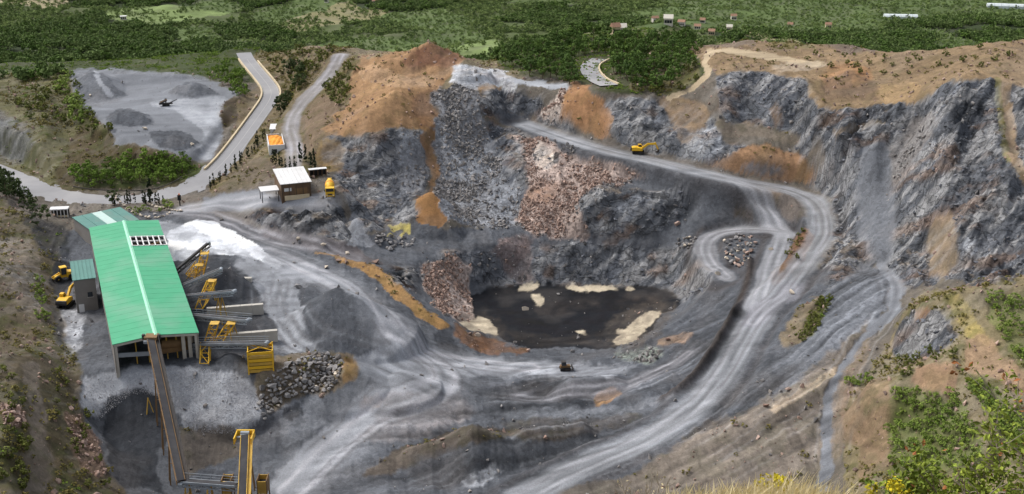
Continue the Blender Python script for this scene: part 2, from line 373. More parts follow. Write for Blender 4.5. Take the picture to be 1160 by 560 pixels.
# ------------------------------------------------------------------ what the ground is made of, zone by zone (outline in the photo's survey grid, own colour, in places with shade painted in, edge softness)
ZW, ZH = 1160, 560
zc = np.zeros((ZH, ZW, 3)); zc[:] = lin((84, 92, 56)); zm = np.zeros((ZH, ZW, 4))   # masks: rock, rubble, plants, dust
zm[..., 2] = 1
gy, gx = np.mgrid[0:ZH, 0:ZW] + 0.5
def pmask(poly, soft):
    m = np.zeros((ZH, ZW)); pl = np.array(poly, float)
    x0, y0 = np.maximum(np.floor(pl.min(0) - 1), 0).astype(int); x1 = int(min(ZW, pl[:, 0].max() + 2)); y1 = int(min(ZH, pl[:, 1].max() + 2))
    X = gx[y0:y1, x0:x1]; Y = gy[y0:y1, x0:x1]; ins = np.zeros(X.shape, bool)
    for (ax, ay), (bx, by) in zip(pl, np.roll(pl, -1, 0)):
        if ay == by: continue
        ins ^= ((ay > Y) != (by > Y)) & (X < (bx - ax) * (Y - ay) / (by - ay) + ax)
    m[y0:y1, x0:x1] = ins
    if soft:
        for ax in (0, 1):
            for _ in range(2):
                c = np.cumsum(np.pad(m, [(soft + 1, soft)] * (ax == 0) + [(0, 0)] + [(soft + 1, soft)] * (ax == 1), mode='edge'), ax)
                n = 2 * soft + 1
                m = (c[n:] - c[:-n]) / n if ax == 0 else (c[:, n:] - c[:, :-n]) / n
    return m
ROCK, RUB, VEG, DUST = (1, 0, 0, 0), (0, 1, 0, 0), (0, 0, 1, 0), (0, 0, 0, 1)
SOIL = (0, .35, .25, 0); MIX = (.5, .5, 0, 0); GRAV = (0, .45, 0, .3); SCRUB = (.15, .3, .8, 0)
zseed = [0]
def zone(rgb, kind, poly, soft=3, amt=1.0):
    global zc, zm
    zseed[0] += 1
    pl = np.array(poly, float); x0, y0 = np.clip(pl.min(0) - 14, 0, [ZW - 2, ZH - 2]).astype(int); x1, y1 = np.clip(pl.max(0) + 14, 2, [ZW, ZH]).astype(int)
    m = pmask(poly, soft)[y0:y1, x0:x1]
    X = gx[y0:y1, x0:x1]; Y = gy[y0:y1, x0:x1]
    nz = fbm(X / (4 + soft), Y / (3 + soft * .7), 500 + zseed[0], 4, .6)
    wd = .1 + .035 * soft
    m = np.where((m > .001) & (m < .999), sstep(.5 - wd, .5 + wd, m + (nz - .5) * (.9 if soft > 1 else .5)), m)
    if amt < 1: m = m * np.clip(amt + (fbm(X / 9, Y / 4, 700 + zseed[0], 4, .6) - .5) * 2.2 * min(amt, 1 - amt), 0, 1)
    m = m[..., None]
    sub_c = zc[y0:y1, x0:x1]; sub_m = zm[y0:y1, x0:x1]
    zc[y0:y1, x0:x1] = sub_c * (1 - m) + lin(dull(rgb)) * m; zm[y0:y1, x0:x1] = sub_m * (1 - m) + np.array(kind) * m
    return
    zc = zc * (1 - m) + lin(rgb) * m; zm = zm * (1 - m) + np.array(kind) * m
zone((104,97,88), (.1,.4,.1,0), [(0,60),(280,60),(330,50),(480,46),(540,70),(600,84),(700,100),(790,60),(1160,40),(1160,560),(0,560)], 2)
# valley and woods
zone((70,82,46), VEG, [(0,0),(300,0),(300,90),(0,95)], 6)
zone((92,108,58), VEG, [(60,40),(180,44),(240,62),(100,60)], 5, .7)
zone((120,118,76), VEG, [(60,28),(150,34),(250,45),(200,50),(90,40)], 4, .5)
zone((84,116,60), VEG, [(400,0),(1160,0),(1160,30),(900,44),(640,24),(400,30)], 8, .7)
zone((128,128,88), VEG, [(600,20),(700,28),(790,40),(640,40),(560,34)], 3, .6)
zone((122,110,80), SOIL, [(300,52),(345,45),(400,52),(440,45),(590,60),(600,100),(300,100)], 4, .8)
# left hill and stock yard
zone((98,96,62), SCRUB, [(0,84),(60,76),(84,80),(92,118),(128,150),(128,175),(110,215),(60,222),(0,190)], 4)
zone((110,106,98), MIX, [(0,125),(28,140),(40,170),(20,190),(0,180)], 6, .6)
zone((86,76,50), SCRUB, [(92,140),(150,165),(195,178),(238,188),(222,212),(150,214),(70,220),(60,200)], 5)
zone((78,92,46), VEG, [(78,195),(140,184),(195,182),(236,186),(222,206),(150,212),(90,216)], 5, .8)
zone((113,114,124), DUST, [(78,80),(105,77),(180,82),(234,90),(276,108),(256,112),(248,130),(252,162),(238,184),(222,182),(195,173),(150,163),(128,164),(130,150),(100,128),(86,114)], 3)
zone((112,110,118), GRAV, [(78,80),(112,77),(146,108),(120,120),(100,122),(86,112)], 4, .7)
zone((114,112,118), GRAV, [(126,77),(232,86),(236,91),(126,84)], 2, .8)
zone((72,60,44), SOIL, [(248,118),(268,112),(284,122),(270,140),(254,148)], 3)
zone((120,104,74), SOIL, [(270,112),(296,96),(300,112),(288,140),(262,168),(240,190),(256,164),(268,140)], 2, .6)
# hill between road and heap
zone((112,98,66), SCRUB, [(278,66),(330,46),(388,48),(410,66),(396,110),(368,150),(372,200),(300,205),(240,226),(236,212),(270,178),(308,120),(316,104),(300,84)], 4)
zone((116,96,78), SOIL, [(342,130),(372,105),(396,140),(372,168),(345,180)], 4, .8)
zone((104,92,80), SOIL, [(240,222),(290,175),(320,190),(300,215),(262,226)], 4, .7)
zone((120,116,116), DUST, [(228,224),(300,214),(305,224),(380,222),(384,232),(300,236),(228,240)], 3)
# heap and the faces round it
zone((146,112,78), SOIL, [(368,150),(396,112),(398,82),(410,64),(430,64),(460,54),(486,48),(512,54),(530,70),(515,80),(505,98),(494,128),(487,152),(440,150)], 3)
zone((150,116,80), SOIL, [(400,88),(450,80),(500,92),(470,110),(430,108)], 6, .6)
zone((128,84,60), SOIL, [(455,72),(486,49),(512,56),(528,70),(500,78)], 4, .55)
zone((106,105,108), ROCK, [(368,152),(486,153),(480,190),(470,254),(404,262),(396,222),(380,196),(366,182)], 3)
zone((136,108,66), SOIL, [(366,155),(392,152),(386,178),(372,196),(356,188)], 4, .7)
zone((132,132,136), RUB, [(452,152),(484,152),(478,192),(470,222),(452,210)], 3, .8)
zone((150,108,66), SOIL, [(478,140),(497,128),(494,160),(492,212),(480,215),(482,170)], 2, .8)
zone((188,184,180), MIX, [(510,76),(540,78),(572,82),(590,96),(580,112),(545,110),(515,98)], 2)
zone((170,126,66), SOIL, [(540,106),(570,104),(578,122),(556,124)], 3, .7)
zone((126,125,128), RUB, [(498,100),(525,100),(545,112),(560,150),(572,185),(590,215),(598,262),(560,258),(530,252),(500,250),(490,222),(494,160)], 3)
zone((92,96,104), ROCK, [(545,112),(585,110),(605,118),(640,142),(645,150),(600,138),(574,130),(556,136)], 3)
zone((100,100,106), ROCK, [(556,136),(580,150),(600,160),(596,200),(590,225),(572,190)], 3)
zone((146,146,150), DUST, [(580,87),(600,94),(648,100),(650,106),(610,104),(582,96)], 2)
zone((160,146,136), RUB, [(640,104),(652,108),(640,134),(622,140),(612,134),(628,118)], 3)
zone((154,112,76), SOIL, [(652,96),(672,103),(682,122),(692,160),(660,150),(636,136),(642,112)], 3)
zone((110,114,122), ROCK, [(672,112),(700,110),(740,114),(790,122),(812,140),(816,158),(848,166),(846,184),(800,186),(760,176),(720,168),(694,160),(682,126)], 3)
zone((132,108,80), SOIL, [(742,112),(790,116),(806,130),(800,148),(776,150),(756,136)], 4, .8)
zone((150,126,98), SOIL, [(756,142),(790,140),(794,160),(770,164)], 4, .4)
zone((166,164,162), ROCK, [(790,150),(815,140),(818,172),(790,180),(776,172)], 3, .5)
# forest hill
zone((72,80,44), VEG, [(540,52),(640,44),(780,44),(800,60),(795,90),(765,110),(700,104),(660,98),(600,86),(570,78)], 4)
zone((108,100,62), SCRUB, [(715,86),(790,70),(795,90),(765,110),(710,104)], 4, .7)
# right rim
zone((132,110,82), SOIL, [(780,52),(800,42),(850,42),(900,48),(960,46),(1010,54),(1050,52),(1160,40),(1160,100),(1130,90),(1086,88),(1060,102),(1036,118),(1000,122),(926,126),(910,96),(860,84),(815,84),(800,80)], 2)
zone((112,98,86), SOIL, [(775,46),(790,40),(850,42),(860,52),(800,54)], 2, .8)
zone((108,94,86), SOIL, [(925,48),(965,46),(1010,58),(960,62)], 3, .8)
zone((122,112,66), SCRUB, [(870,46),(925,46),(925,56),(880,56)], 2, .7)
zone((154,110,72), SOIL, [(930,84),(960,70),(990,80),(985,96),(940,104)], 5, .6)
zone((154,126,88), SOIL, [(990,100),(1040,96),(1060,90),(1030,118),(1000,120)], 4, .6)
zone((160,142,114), DUST, [(752,112),(784,100),(798,84),(795,66),(800,56),(830,53),(870,60),(930,72),(930,77),(870,70),(830,60),(806,62),(803,72),(806,86),(790,104),(760,116)], 1)
zone((101,103,109), ROCK, [(813,84),(860,84),(910,92),(926,126),(960,124),(1000,122),(1036,118),(1060,104),(1086,90),(1130,92),(1160,100),(1160,330),(1120,326),(1070,318),(1030,330),(1000,296),(985,300),(940,340),(930,300),(944,260),(940,226),(922,212),(900,206),(905,172),(870,152),(830,142),(816,120)], 2)
zone((80,84,94), ROCK, [(945,130),(1000,124),(1010,150),(990,190),(960,180)], 6, .6)
zone((78,81,90), ROCK, [(1076,110),(1110,96),(1128,110),(1120,180),(1092,190),(1078,150)], 5, .7)  # shaded face beside the spur, painted as darker rock
zone((82,85,92), ROCK, [(1130,100),(1160,100),(1160,180),(1148,150)], 3, .6)
zone((84,86,92), ROCK, [(1020,262),(1048,256),(1062,300),(1040,318),(1024,300)], 5, .6)
zone((146,146,148), ROCK, [(1000,150),(1014,146),(1004,180),(992,196)], 3, .6)
zone((128,112,92), SOIL, [(905,196),(922,150),(930,160),(936,190),(920,206)], 3, .5)
zone((120,104,84), SOIL, [(940,148),(1000,140),(1004,146),(944,156)], 2, .7)
zone((136,100,66), SOIL, [(870,120),(884,122),(890,142),(876,150)], 3, .4)
zone((88,92,102), ROCK, [(820,86),(860,84),(900,92),(915,120),(880,110),(840,110)], 6, .5)
zone((112,102,90), SOIL, [(815,134),(870,146),(905,154),(905,168),(860,158),(812,150)], 2)
zone((142,108,78), SOIL, [(800,188),(835,168),(872,166),(908,178),(926,206),(912,210),(880,204),(840,196)], 2)
zone((112,110,118), GRAV, [(830,186),(870,184),(900,198),(860,198)], 4, .8)
zone((122,116,112), RUB, [(1036,124),(1062,134),(1056,160),(1030,190),(1020,210),(1004,212),(1006,170),(1022,146)], 5, .7)
zone((104,104,110), GRAV, [(975,165),(1005,165),(1015,240),(1010,300),(985,296),(968,250)], 4)
zone((144,120,90), SOIL, [(1132,88),(1148,90),(1146,130),(1154,170),(1160,200),(1160,215),(1144,190),(1132,140)], 2, .9)
zone((126,120,66), SCRUB, [(1128,90),(1136,90),(1136,140),(1146,186),(1140,184),(1128,140)], 1, .7)
zone((146,124,96), SOIL, [(1058,250),(1080,240),(1088,290),(1070,320),(1048,316)], 5, .7)
zone((176,172,168), ROCK, [(1092,280),(1110,282),(1112,300),(1098,302)], 3, .7)
# road corridor, pit surroundings
zone((92,90,92), GRAV, [(560,128),(600,138),(650,160),(740,186),(840,210),(905,222),(925,240),(926,262),(910,290),(890,320),(940,300),(940,340),(920,350),(900,400),(870,450),(700,545),(620,560),(280,560),(120,560),(96,470),(86,420),(62,330),(60,296),(80,262),(140,240),(228,238),(300,262),(400,264),(470,256),(560,258),(600,262),(590,225),(600,162)], 3)
zone((100,97,100), GRAV, [(700,188),(760,188),(800,198),(838,208),(862,230),(880,256),(860,260),(800,262),(786,244),(790,222),(764,212),(720,216),(690,205)], 3)
zone((148,131,123), RUB, [(580,160),(620,158),(655,174),(705,190),(740,204),(705,217),(668,224),(658,250),(676,276),(640,274),(600,272),(588,250),(600,222),(590,190)], 4)
zone((168,146,134), RUB, [(598,164),(632,168),(640,190),(610,196)], 5, .6)
zone((150,112,88), SOIL, [(594,216),(630,204),(640,232),(610,240)], 6, .5)
zone((96,100,101), ROCK, [(660,232),(680,218),(720,221),(765,215),(785,222),(781,243),(742,263),(698,275),(670,268),(662,250)], 2)
zone((138,142,132), ROCK, [(690,236),(730,222),(758,218),(770,228),(730,242),(700,262)], 5, .5)
zone((100,95,92), GRAV, [(690,276),(760,268),(800,258),(800,270),(785,282)], 3)
zone((102,107,114), ROCK, [(500,290),(520,286),(590,280),(690,280),(766,281),(788,296),(810,316),(798,334),(778,340),(760,328),(713,322),(647,322),(560,324),(545,320),(520,300)], 2)
zone((116,120,110), ROCK, [(598,296),(640,292),(650,318),(600,318)], 5, .6)
zone((122,126,128), ROCK, [(744,296),(780,296),(804,316),(790,332),(760,324)], 5, .6)
zone((74,80,88), ROCK, [(434,302),(470,298),(480,312),(462,328),(446,318)], 3)
zone((154,138,130), RUB, [(478,298),(520,290),(545,300),(532,330),(540,355),(562,378),(520,368),(496,350),(482,330)], 3)
zone((122,104,100), RUB, [(560,276),(600,270),(604,320),(575,322)], 4, .7)
zone((43,40,40), (0,.15,0,0), [(530,334),(560,323),(640,322),(713,323),(760,329),(772,342),(752,356),(740,376),(700,396),(600,396),(570,388),(540,368)], 2)
zone((66,58,54), (0,.2,0,0), [(690,334),(760,336),(740,350),(700,352)], 6, .5)
for pl, am in (([(753,352),(730,356),(716,364),(711,373),(700,377),(693,388),(704,393),(720,387),(730,374),(742,366)], .95), ([(640,322),(684,322),(700,325),(686,328),(650,327)], .9), ([(600,330),(612,332),(616,340),(612,352),(604,344)], .75), ([(580,322),(606,322),(604,327),(582,327)], .8), ([(520,367),(545,358),(566,372),(562,382),(530,378)], .95), ([(652,373),(668,374),(664,379),(652,378)], .9), ([(704,324),(716,325),(714,330),(702,329)], .7)):
    zone((190,176,150), DUST, pl, 2, am)
zone((96,86,76), (0,.2,0,0), [(684,366),(720,344),(764,342),(770,352),(742,380),(716,398),(690,396)], 5, .45)
zone((84,74,66), (0,.2,0,0), [(510,360),(548,350),(576,370),(570,392),(530,386)], 5, .4)
zone((70,63,60), (0,.2,0,0), [(600,346),(660,334),(700,338),(660,352),(610,362)], 4, .4)
zone((62,55,50), (0,.2,0,0), [(560,372),(640,382),(690,372),(680,392),(600,394)], 4, .45)
# plant yard
zone((208,207,210), DUST, [(192,262),(222,248),(246,252),(290,276),(324,298),(316,304),(288,291),(240,290),(196,296),(186,284)], 1)
zone((150,150,154), DUST, [(204,262),(250,270),(300,296),(290,298),(240,280),(200,272)], 2, .6)
zone((128,126,128), DUST, [(196,284),(240,282),(286,290),(240,290),(200,296)], 2, .6)
zone((150,148,152), DUST, [(150,256),(192,250),(232,262),(210,275),(186,270)], 3, .7)
zone((74,72,74), ROCK, [(290,238),(340,238),(386,240),(396,268),(345,264),(300,258),(280,248)], 2)
zone((90,84,86), GRAV, [(288,260),(345,264),(395,270),(432,300),(398,298),(345,282),(300,268)], 3)
zone((138,140,150), DUST, [(300,282),(352,302),(400,326),(440,362),(470,390),(520,430),(500,455),(440,440),(410,410),(400,400),(440,394),(436,376),(400,340),(350,318),(300,300)], 4, .8)
zone((150,114,68), SOIL, [(352,287),(405,299),(437,311),(464,331),(482,352),(507,369),(500,374),(474,360),(455,342),(430,322),(400,306),(358,292)], 1)
zone((137,140,146), DUST, [(270,292),(345,306),(352,330),(338,352),(350,395),(400,404),(330,402),(300,392),(285,350),(255,330)], 5, .6)
zone((68,67,70), GRAV, [(226,288),(256,292),(284,312),(300,345),(312,375),(310,396),(300,412),(236,416),(216,370)], 4, .9)
zone((120,122,130), DUST, [(360,404),(440,402),(500,420),(520,445),(440,440),(400,418)], 4, .7)
zone((84,83,87), GRAV, [(338,330),(372,322),(412,340),(438,380),(432,396),(392,404),(356,396),(342,360)], 2)
zone((96,86,66), SCRUB, [(0,226),(30,240),(52,262),(72,300),(62,340),(74,380),(96,420),(84,450),(106,500),(140,560),(0,560)], 4)
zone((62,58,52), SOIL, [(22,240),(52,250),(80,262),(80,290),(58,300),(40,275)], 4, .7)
zone((116,108,100), MIX, [(0,268),(34,272),(56,330),(60,372),(30,360),(0,330)], 5, .5)
zone((116,106,96), SOIL, [(24,410),(44,410),(52,470),(60,556),(30,556),(34,470)], 3, .7)
zone((86,84,52), SCRUB, [(0,430),(26,440),(30,556),(0,556)], 4, .8)
zone((82,78,52), SCRUB, [(46,420),(66,420),(92,480),(120,556),(70,556),(56,490)], 4, .6)
zone((124,96,78), RUB, [(0,456),(26,462),(36,486),(10,486)], 3, .8)
zone((124,96,78), RUB, [(70,470),(92,470),(120,520),(126,545),(96,540)], 4, .8)
zone((142,142,146), (0,.3,0,.2), [(92,428),(150,416),(170,416),(196,418),(270,424),(296,450),(290,478),(266,494),(212,492),(190,452),(160,440),(122,452),(110,474),(92,462)], 3)
zone((64,62,63), GRAV, [(122,452),(160,440),(188,452),(196,490),(178,516),(186,556),(136,556),(118,500)], 3)
zone((96,88,80), SOIL, [(200,484),(262,484),(270,520),(214,540)], 3, .9)
zone((112,100,84), SOIL, [(290,420),(330,404),(390,400),(402,408),(388,436),(360,450),(300,470),(286,455)], 3)
zone((128,98,58), SOIL, [(382,404),(404,410),(402,428),(384,438)], 3, .8)
zone((112,108,104), GRAV, [(312,462),(360,446),(376,470),(350,500),(316,510)], 3)
zone((136,136,142), DUST, [(404,450),(446,430),(480,445),(430,480),(380,520),(340,556),(296,560),(330,520),(370,486)], 6, .9)
zone((122,116,116), GRAV, [(440,440),(520,448),(540,470),(470,500),(400,500),(430,478)], 6, .6)
zone((86,78,70), SOIL, [(520,486),(548,482),(600,490),(660,482),(664,490),(600,500),(540,500),(440,540),(400,540),(460,508)], 3)
zone((82,78,78), GRAV, [(440,560),(470,520),(540,502),(640,500),(690,480),(730,486),(660,520),(590,552)], 6, .6)
zone((84,82,84), GRAV, [(515,398),(600,402),(700,402),(745,388),(800,345),(826,330),(846,352),(830,400),(790,440),(700,462),(620,460),(540,456),(520,440)], 4, .6)
zone((132,132,140), DUST, [(540,405),(600,410),(700,414),(730,420),(690,428),(600,426),(530,430),(500,420)], 4, .75)
zone((60,56,56), GRAV, [(580,428),(620,436),(676,450),(660,458),(600,446)], 3, .8)
zone((150,112,74), SOIL, [(674,446),(694,438),(706,446),(690,458),(672,456)], 2, .8)
zone((150,120,94), SOIL, [(742,386),(790,372),(780,386),(752,396)], 3, .6)
zone((136,146,134), RUB, [(690,402),(720,396),(756,396),(740,416),(716,412)], 4, .6)
zone((126,84,50), SOIL, [(510,366),(530,380),(560,388),(600,396),(600,404),(550,400),(516,382)], 3, .7)
zone((118,114,114), GRAV, [(540,462),(640,462),(720,458),(770,440),(760,452),(690,474),(600,476)], 3, .7)
zone((86,80,76), SOIL, [(560,478),(680,472),(740,468),(690,488),(600,494)], 4, .6)
# banks by the loop, right slopes
zone((136,96,64), SOIL, [(914,256),(922,270),(908,298),(876,324),(870,316),(892,290),(900,268)], 2)
zone((118,106,96), SOIL, [(850,210),(880,214),(914,226),(918,244),(894,250),(868,226)], 3, .8)
zone((140,112,82), SOIL, [(866,212),(886,216),(880,230),(868,224)], 3, .6)
zone((108,84,60), SOIL, [(828,238),(850,236),(856,250),(836,250)], 4, .6)
zone((101,100,104), GRAV, [(910,385),(925,336),(985,298),(1006,312),(1010,340),(996,362),(960,384),(930,420),(880,450),(800,490),(720,528),(700,540),(760,490),(820,450),(870,410)], 3)
zone((126,110,84), SOIL, [(884,380),(905,350),(928,334),(936,350),(918,380),(890,400)], 3, .8)
zone((94,92,46), VEG, [(910,376),(930,340),(942,338),(936,360),(914,388)], 3, .7)
zone((116,106,96), SOIL, [(800,480),(880,450),(940,400),(990,366),(1004,376),(970,410),(955,440),(945,500),(940,556),(800,556),(690,556),(740,520)], 5, .75)
zone((170,150,124), SOIL, [(872,462),(910,440),(946,418),(950,424),(910,448),(880,470)], 2, .6)
zone((118,116,118), DUST, [(990,296),(1006,298),(1028,328),(1018,358),(990,378),(964,410),(950,440),(946,500),(944,556),(926,556),(928,500),(936,440),(958,400),(984,370),(1006,350),(1008,328)], 2)
zone((128,112,94), SOIL, [(946,440),(966,400),(990,376),(980,410),(960,470),(956,520),(940,520)], 3, .7)
zone((124,112,82), SCRUB, [(1022,356),(1048,332),(1100,326),(1160,316),(1160,560),(962,560),(956,480),(966,440),(1000,400)], 3)
zone((150,134,74), SCRUB, [(1066,336),(1084,336),(1110,370),(1120,395),(1096,385),(1076,360)], 3, .8)
zone((94,94,100), ROCK, [(1010,396),(1020,366),(1040,350),(1070,362),(1084,386),(1066,402),(1040,408)], 3)
zone((150,108,70), SOIL, [(1036,352),(1052,350),(1050,364),(1034,364)], 3, .7)
zone((146,118,92), SOIL, [(1090,390),(1110,380),(1160,420),(1160,450),(1130,430),(1090,420)], 3, .8)
zone((144,114,88), SOIL, [(1030,434),(1050,416),(1080,412),(1086,430),(1078,446),(1050,440)], 3, .9)
zone((96,110,56), VEG, [(1012,448),(1032,440),(1056,452),(1072,446),(1090,456),(1096,482),(1112,500),(1106,522),(1074,530),(1052,544),(1022,534),(1004,540),(1012,508),(1004,486),(1018,466)], 5, .7)
zone((100,112,58), VEG, [(1092,432),(1110,432),(1160,470),(1160,520),(1130,490)], 5, .7)
zone((104,112,58), VEG, [(1120,330),(1160,340),(1160,420),(1138,390),(1118,360)], 5, .7)
zone((140,112,88), SOIL, [(955,440),(1004,430),(1008,470),(1004,520),(955,500)], 4, .6)
zone((128,104,80), SOIL, [(975,495),(1004,486),(1014,530),(975,545)], 4, .6)
zone((100,96,98), GRAV, [(80,96),(104,78),(118,86),(146,108),(120,112),(96,112)], 2, .85)
zone((140,138,144), DUST, [(104,78),(110,80),(128,110),(120,110)], 1, .8)
zone((98,96,100), GRAV, [(190,106),(206,96),(220,92),(234,98),(248,108),(216,111)], 1, .9)
zone((92,88,90), GRAV, [(118,134),(134,124),(150,123),(168,132),(178,140),(150,143),(126,140)], 1, .9)
zone((88,86,86), GRAV, [(164,152),(192,148),(214,152),(228,164),(206,172),(182,168)], 1, .9)
zone((150,150,160), DUST, [(238,112),(256,110),(248,140),(250,165),(236,182),(226,178),(232,150),(200,125),(160,120),(190,114)], 3, .6)
zone((118,80,60), SOIL, [(452,72),(470,60),(488,50),(505,54),(520,66),(500,74),(476,78)], 2, .7)
zone((158,128,98), SOIL, [(410,72),(430,76),(470,88),(500,84),(512,76),(516,82),(490,96),(450,98),(425,94),(405,86)], 2, .6)
zone((160,124,84), SOIL, [(424,112),(450,108),(456,120),(440,128),(420,122)], 2, .5)
zone((118,86,62), SOIL, [(480,104),(500,98),(494,128),(487,150),(474,150),(476,124)], 3, .7)  # shadow on the heap's right side, put into the soil colour
zone((170,168,170), RUB, [(500,150),(508,140),(520,170),(530,215),(520,240),(506,214)], 3, .35)
zone((84,90,102), ROCK, [(560,150),(578,160),(580,190),(572,214),(562,196)], 2, .6)
zone((190,176,164), ROCK, [(596,162),(622,166),(634,176),(626,192),(606,190)], 2, .7)
zone((44,44,46), ROCK, [(628,170),(636,170),(638,182),(630,184)], 1, .8)
zone((70,68,70), RUB, [(634,156),(652,162),(664,170),(650,174),(636,166)], 1, .8)
zone((152,138,120), SOIL, [(880,74),(930,70),(940,76),(900,84),(870,80)], 2, .6)
zone((112,90,72), SOIL, [(930,92),(960,82),(990,92),(1000,112),(960,112),(930,116)], 3, .6)
zone((146,104,62), (0,.2,.1,0), [(486,213),(496,226),(508,250),(500,258),(470,257),(466,248),(477,226)], 1)
zone((128,124,118), GRAV, [(403,244),(414,258),(426,272),(392,276),(388,262)], 1)
zone((196,180,80), SOIL, [(440,256),(462,258),(464,264),(444,263)], 1, .7)
zone((52,48,46), GRAV, [(60,296),(84,296),(86,322),(66,338),(56,320)], 3, .9)
zone((180,176,172), (0,.6,0,.2), [(66,340),(74,352),(92,360),(96,392),(80,404),(72,380)], 4, .45)
zone((78,74,74), GRAV, [(56,340),(66,340),(74,400),(62,390)], 2, .6)
zone((70,66,64), (.2,.5,0,0), [(318,462),(340,458),(348,470),(330,478),(318,474)], 2, .8)
zone((124,96,84), SOIL, [(408,452),(440,448),(436,462),(410,464)], 4, .5)
zone((58,56,56), GRAV, [(500,372),(520,384),(524,402),(506,400),(492,386)], 4, .7)
zone((178,174,168), (0,.7,0,0), [(524,540),(560,524),(572,536),(548,552),(520,554)], 4, .4)
zone((66,63,64), GRAV, [(592,422),(640,434),(660,446),(640,452),(600,440)], 3, .6)
# open country beyond is coloured in world space further down

# visible columns of the survey: hidden ground continues the material in front of it
tel = (HC - H) / YY; tel[Yr < 100] = 1e9
cm = np.minimum.accumulate(tel, 0)
vis = tel <= cm + 1e-9
idx = np.where(vis, np.arange(NY)[:, None], 0); idx = np.maximum.accumulate(idx, 0)
px_, py_ = proj(XX, YY, H)
px_ = np.take_along_axis(px_, idx, 0); py_ = np.take_along_axis(py_, idx, 0)
wsc = np.clip(YY / 300, .6, 3)
wx = (fbm(XX / 7, YY / 7, 41, 4) - .5) * 13 / wsc; wy = (fbm(XX / 7, YY / 7, 51, 4) - .5) * 9 / wsc
wreg = sstep(330, 380, px_) * (1 - sstep(700, 760, px_)) * sstep(70, 100, py_) * (1 - sstep(310, 350, py_))
wx += wreg * (fbm(XX / 16, (YY + H) / 16, 43, 3) - .5) * 34; wy += wreg * (fbm(XX / 16, (YY + H) / 16, 53, 3) - .5) * 20
ipx = np.clip(px_ + wx, 0, ZW - 1.01).astype(int); ipy = np.clip(py_ + wy, 0, ZH - 1.01).astype(int)
ALB = zc[ipy, ipx]; MSK = zm[ipy, ipx]
# the photographer's hill
k = (1 - sstep(165, 185, YY + 10 * fbm(XX / 9, YY / 9, 5)))[..., None]
ALB = ALB * (1 - k) + lin((118, 104, 66)) * k; MSK = MSK * (1 - k) + np.array(SCRUB) * k
# roads: wheel tracks and pale dust, measured from the road line
def paint(pth, half, rgb, amt, edge=1.5, track=0.0, trgb=(170, 170, 176)):
    global ALB, MSK
    sl, d, zz, side, al = seg_dist(pth, half + edge + 2)
    n = fbm(al / 9, d / 1.1 * side + 50, 61, 3); d2 = d + (fbm(XX[sl] / 4, YY[sl] / 4, 62, 3) - .5) * 1.6
    k = ((1 - sstep(half - edge * .5, half + edge, d2)) * amt * (.72 + .5 * (n - .3)))[..., None]; k = np.clip(k, 0, 1)
    ALB[sl] = ALB[sl] * (1 - k) + lin(rgb) * k; MSK[sl] = MSK[sl] * (1 - k) + np.array(DUST) * k
    if track:
        tr = (np.exp(-((d - half * .45) / (half * .2)) ** 2) * track * n)[..., None]
        ALB[sl] = ALB[sl] * (1 - tr) + lin(trgb) * tr
def flank(pth, off, wid, rgb, amt):
    sl, d, zz, side, al = seg_dist(pth, off + wid * 2.5)
    n = fbm(al / 6, al * 0 + off, 65, 3); k = np.clip(np.exp(-((d - off) / wid) ** 2) * amt * (.5 + n), 0, 1)[..., None] * sstep(1.6, .3, H[sl] - zz)[..., None]
    ALB[sl] = ALB[sl] * (1 - k) + lin(rgb) * k
flank(HAUL, 5.6, 1.4, (78,74,74), .4); flank(LOOP, 4.6, 1.2, (76,72,72), .7); flank(LINK, 4.6, 1.2, (78,74,74), .6); flank(SECOND, 4.4, 1.2, (80,77,78), .6); flank(GRAVEL, 4.3, 1, (92,84,72), .5)
paint(HAUL, 3.3, (128,131,136), .95, 1.4, .5)
paint(SECOND, 2.3, (138,140,145), .95, .7, .5); paint(LOOP, 2.6, (130,131,135), .95, .7, .5); paint(LINK, 2.6, (139,141,146), .95, .7, .5); paint(FORK, 2.4, (132,132,140), .7, 1.5, .5)
paint(GRAVEL, 2.4, (132,131,135), .95, .8, .5)
paint(smooth_path(path3([(300,284),(352,306),(400,330),(440,372),(470,398),(540,410),(600,416)])), 4.5, (137,140,146), .6, 4, .8)
paint(smooth_path(path3([(440,372),(480,400),(512,430),(480,446),(430,462),(380,505),(330,556)])), 5, (137,139,144), .45, 5, .8)
paint(smooth_path(path3([(590,450),(660,446),(720,434),(780,400)])), 2, (128,126,130), .5, 2, .5)
paint(smooth_path(path3([(200,240),(250,244),(300,270),(345,276),(400,292)])), 3, (130,128,132), .5, 3, .6)
paint(smooth_path(path3([(210,236),(260,228),(320,231),(372,226)])), 3, (142,144,149), .75, 2, .6)
# wheel ruts: narrow broken lines that keep to the run of each road
def ruts(pth, offs, rgb, amt, wd_=.28):
    sl, d, zz, side, al = seg_dist(pth, max(abs(o_) for o_ in offs) + 2)
    fade_ = sstep(1, 9, al) * (1 - sstep(al.max() - 9, al.max() - 1, al))
    sd_ = d * side + (fbm(al / 14, al * 0, 68, 3) - .5) * 1.6
    for j, o_ in enumerate(offs):
        k = np.exp(-((sd_ - o_) / wd_) ** 2) * amt * sstep(.35, .55, fbm(al / 10 + 31 * j, al * 0 + j, 69, 2)) * fade_ * .5; k = np.clip(k, 0, 1)[..., None]
        ALB[sl] = ALB[sl] * (1 - k) + lin(rgb) * k
        H[sl] = H[sl] - k[..., 0] * .05
dk, lt = (84,82,84), (156,159,164)
ruts(HAUL, (-2.6, -.9, .9, 2.4), lt, .6); ruts(HAUL, (-3.4, -1.7, .1, 1.7, 3.3), dk, .6)
for pth_ in (SECOND, LOOP, LINK, FORK): ruts(pth_, (-.9, .9), lt, .5); ruts(pth_, (-1.8, 0, 1.8), dk, .5)
